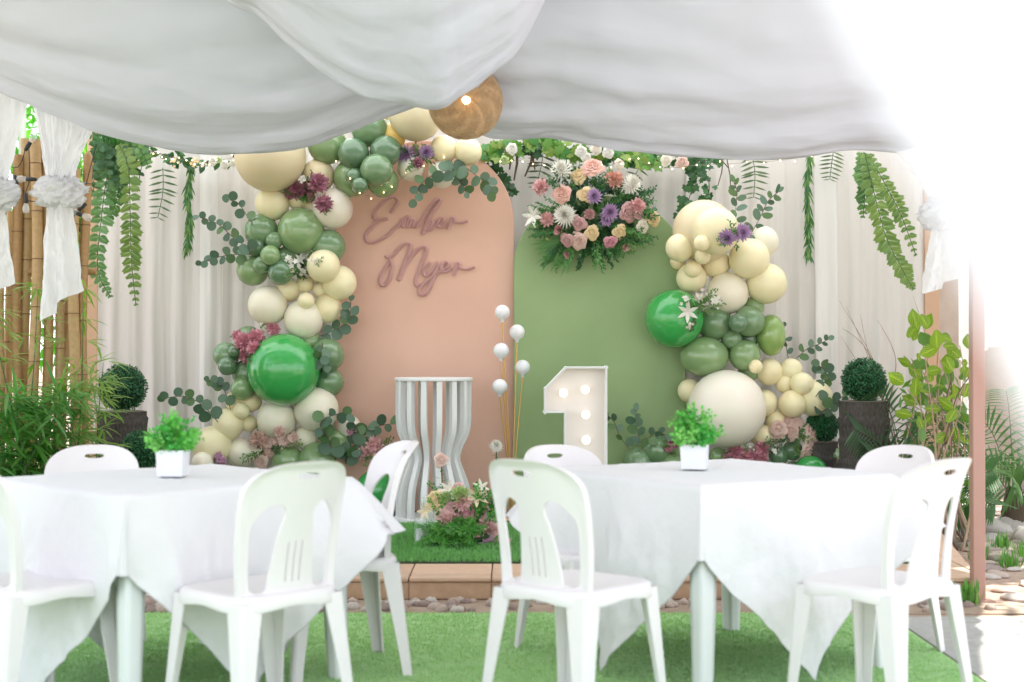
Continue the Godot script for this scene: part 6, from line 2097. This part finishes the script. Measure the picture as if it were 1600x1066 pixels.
func make_chair(label: String) -> Node3D:
	var pl: Material = mats["chair_plastic"]
	var t := thing("plastic_chair", label, "chair", Vector3.ZERO, "white plastic chairs round the tables")
	var seat := M.new()
	var prof := [[0.0, 0.425], [0.35, 0.426], [0.7, 0.432], [0.88, 0.437], [0.96, 0.434], [1.0, 0.425], [1.015, 0.405], [1.02, 0.385], [1.0, 0.384], [0.985, 0.42], [0.7, 0.425], [0.0, 0.418]]
	seat.grid(56, prof.size() - 1, func(u: float, w: float) -> Vector3:
		var a := -TAU * u
		var q: Array = prof[roundi(w * (prof.size() - 1))]
		var e := 4.2
		var r := 1.0 / pow(pow(absf(cos(a)) / 0.208, e) + pow(absf(sin(a)) / 0.203, e), 1.0 / e)
		var front := 1.0 + 0.04 * maxf(-sin(a), 0.0)
		var arch := 0.012 * pow(absf(cos(2.0 * a)), 3.0) if q[1] < 0.41 else 0.0
		return Vector3(cos(a) * r * q[0] * front, q[1] + arch, sin(a) * r * q[0]), true)
	obj("seat", seat, pl, t)
	obj("backrest", chair_back(), pl, t)
	for sx in [-1.0, 1.0]:
		for sz in [-1.0, 1.0]:
			var m := M.new()
			var rear: bool = sz > 0
			for r in 8:
				pass
			var ring := func(k: float) -> Array:
				var y := lerpf(0.0, 0.415, k)
				var cx := lerpf(0.228, 0.198, k)
				var cz := lerpf(0.235 if rear else 0.215, 0.192, k)
				var wa := lerpf(0.040, 0.082, pow(k, 1.3))
				var wb := lerpf(0.038, 0.075, pow(k, 1.3))
				var th := 0.007
				var o := 0.012
				var q := [Vector2(cx - wa, cz), Vector2(cx - o, cz), Vector2(cx - o * 0.3, cz - o * 0.3), Vector2(cx, cz - o), Vector2(cx, cz - wb), Vector2(cx - th, cz - wb), Vector2(cx - th, cz - th), Vector2(cx - wa, cz - th)]
				var out := []
				for p in q:
					out.append(Vector3(p.x * sx, y, p.y * sz))
				return out
			var rings := []
			for k in 7:
				rings.append(ring.call(k / 6.0))
			for k in 6:
				for e in 8:
					var a: Vector3 = rings[k][e]
					var b: Vector3 = rings[k][(e + 1) % 8]
					var c: Vector3 = rings[k + 1][(e + 1) % 8]
					var d: Vector3 = rings[k + 1][e]
					if sx * sz > 0:
						m.poly([b, a, d, c])
					else:
						m.poly([a, b, c, d])
			obj("leg", m, pl, t)
	return t

func build_chairs() -> void:
	var spots := [
		[-0.82, -4.6, 45.0, "white plastic chair with its back to view, in front of the fence-side table"],
		[0.21, -4.7, -42.0, "white plastic chair with its back to view, angled beside the middle gap"],
		[1.22, -4.75, 42.0, "white plastic chair with its back to view, nearest the steel post"],
		[-1.6, -4.72, -40.0, "white plastic chair cut off by the picture edge, only seat and legs showing"],
		[-0.66, -5.36, 110.0, "white plastic chair seen sideways between the tables, by the floor flowers"],
		[-1.68, -5.62, 190.0, "white plastic chair tucked behind the fence-side table, its rounded top showing"],
		[0.30, -5.66, 209.0, "white plastic chair behind the other table, its top before the marquee number"],
		[1.42, -5.70, 128.0, "white plastic chair behind the table end, its top before the stump"]]
	var first := make_chair(spots[0][3])
	for k in spots.size():
		var q: Array = spots[k]
		var c: Node3D = first
		if k > 0:
			c = first.duplicate()
			c.name = numbered("plastic_chair", self)
			add_child(c)
			c.set_meta("label", q[3])
		c.position = Vector3(q[0], 0.006, q[1])
		c.rotation.y = deg_to_rad(q[2])
		if q[1] < -5.6:
			c.scale = Vector3.ONE * 0.95        # the lower model of chair stands on the stage side
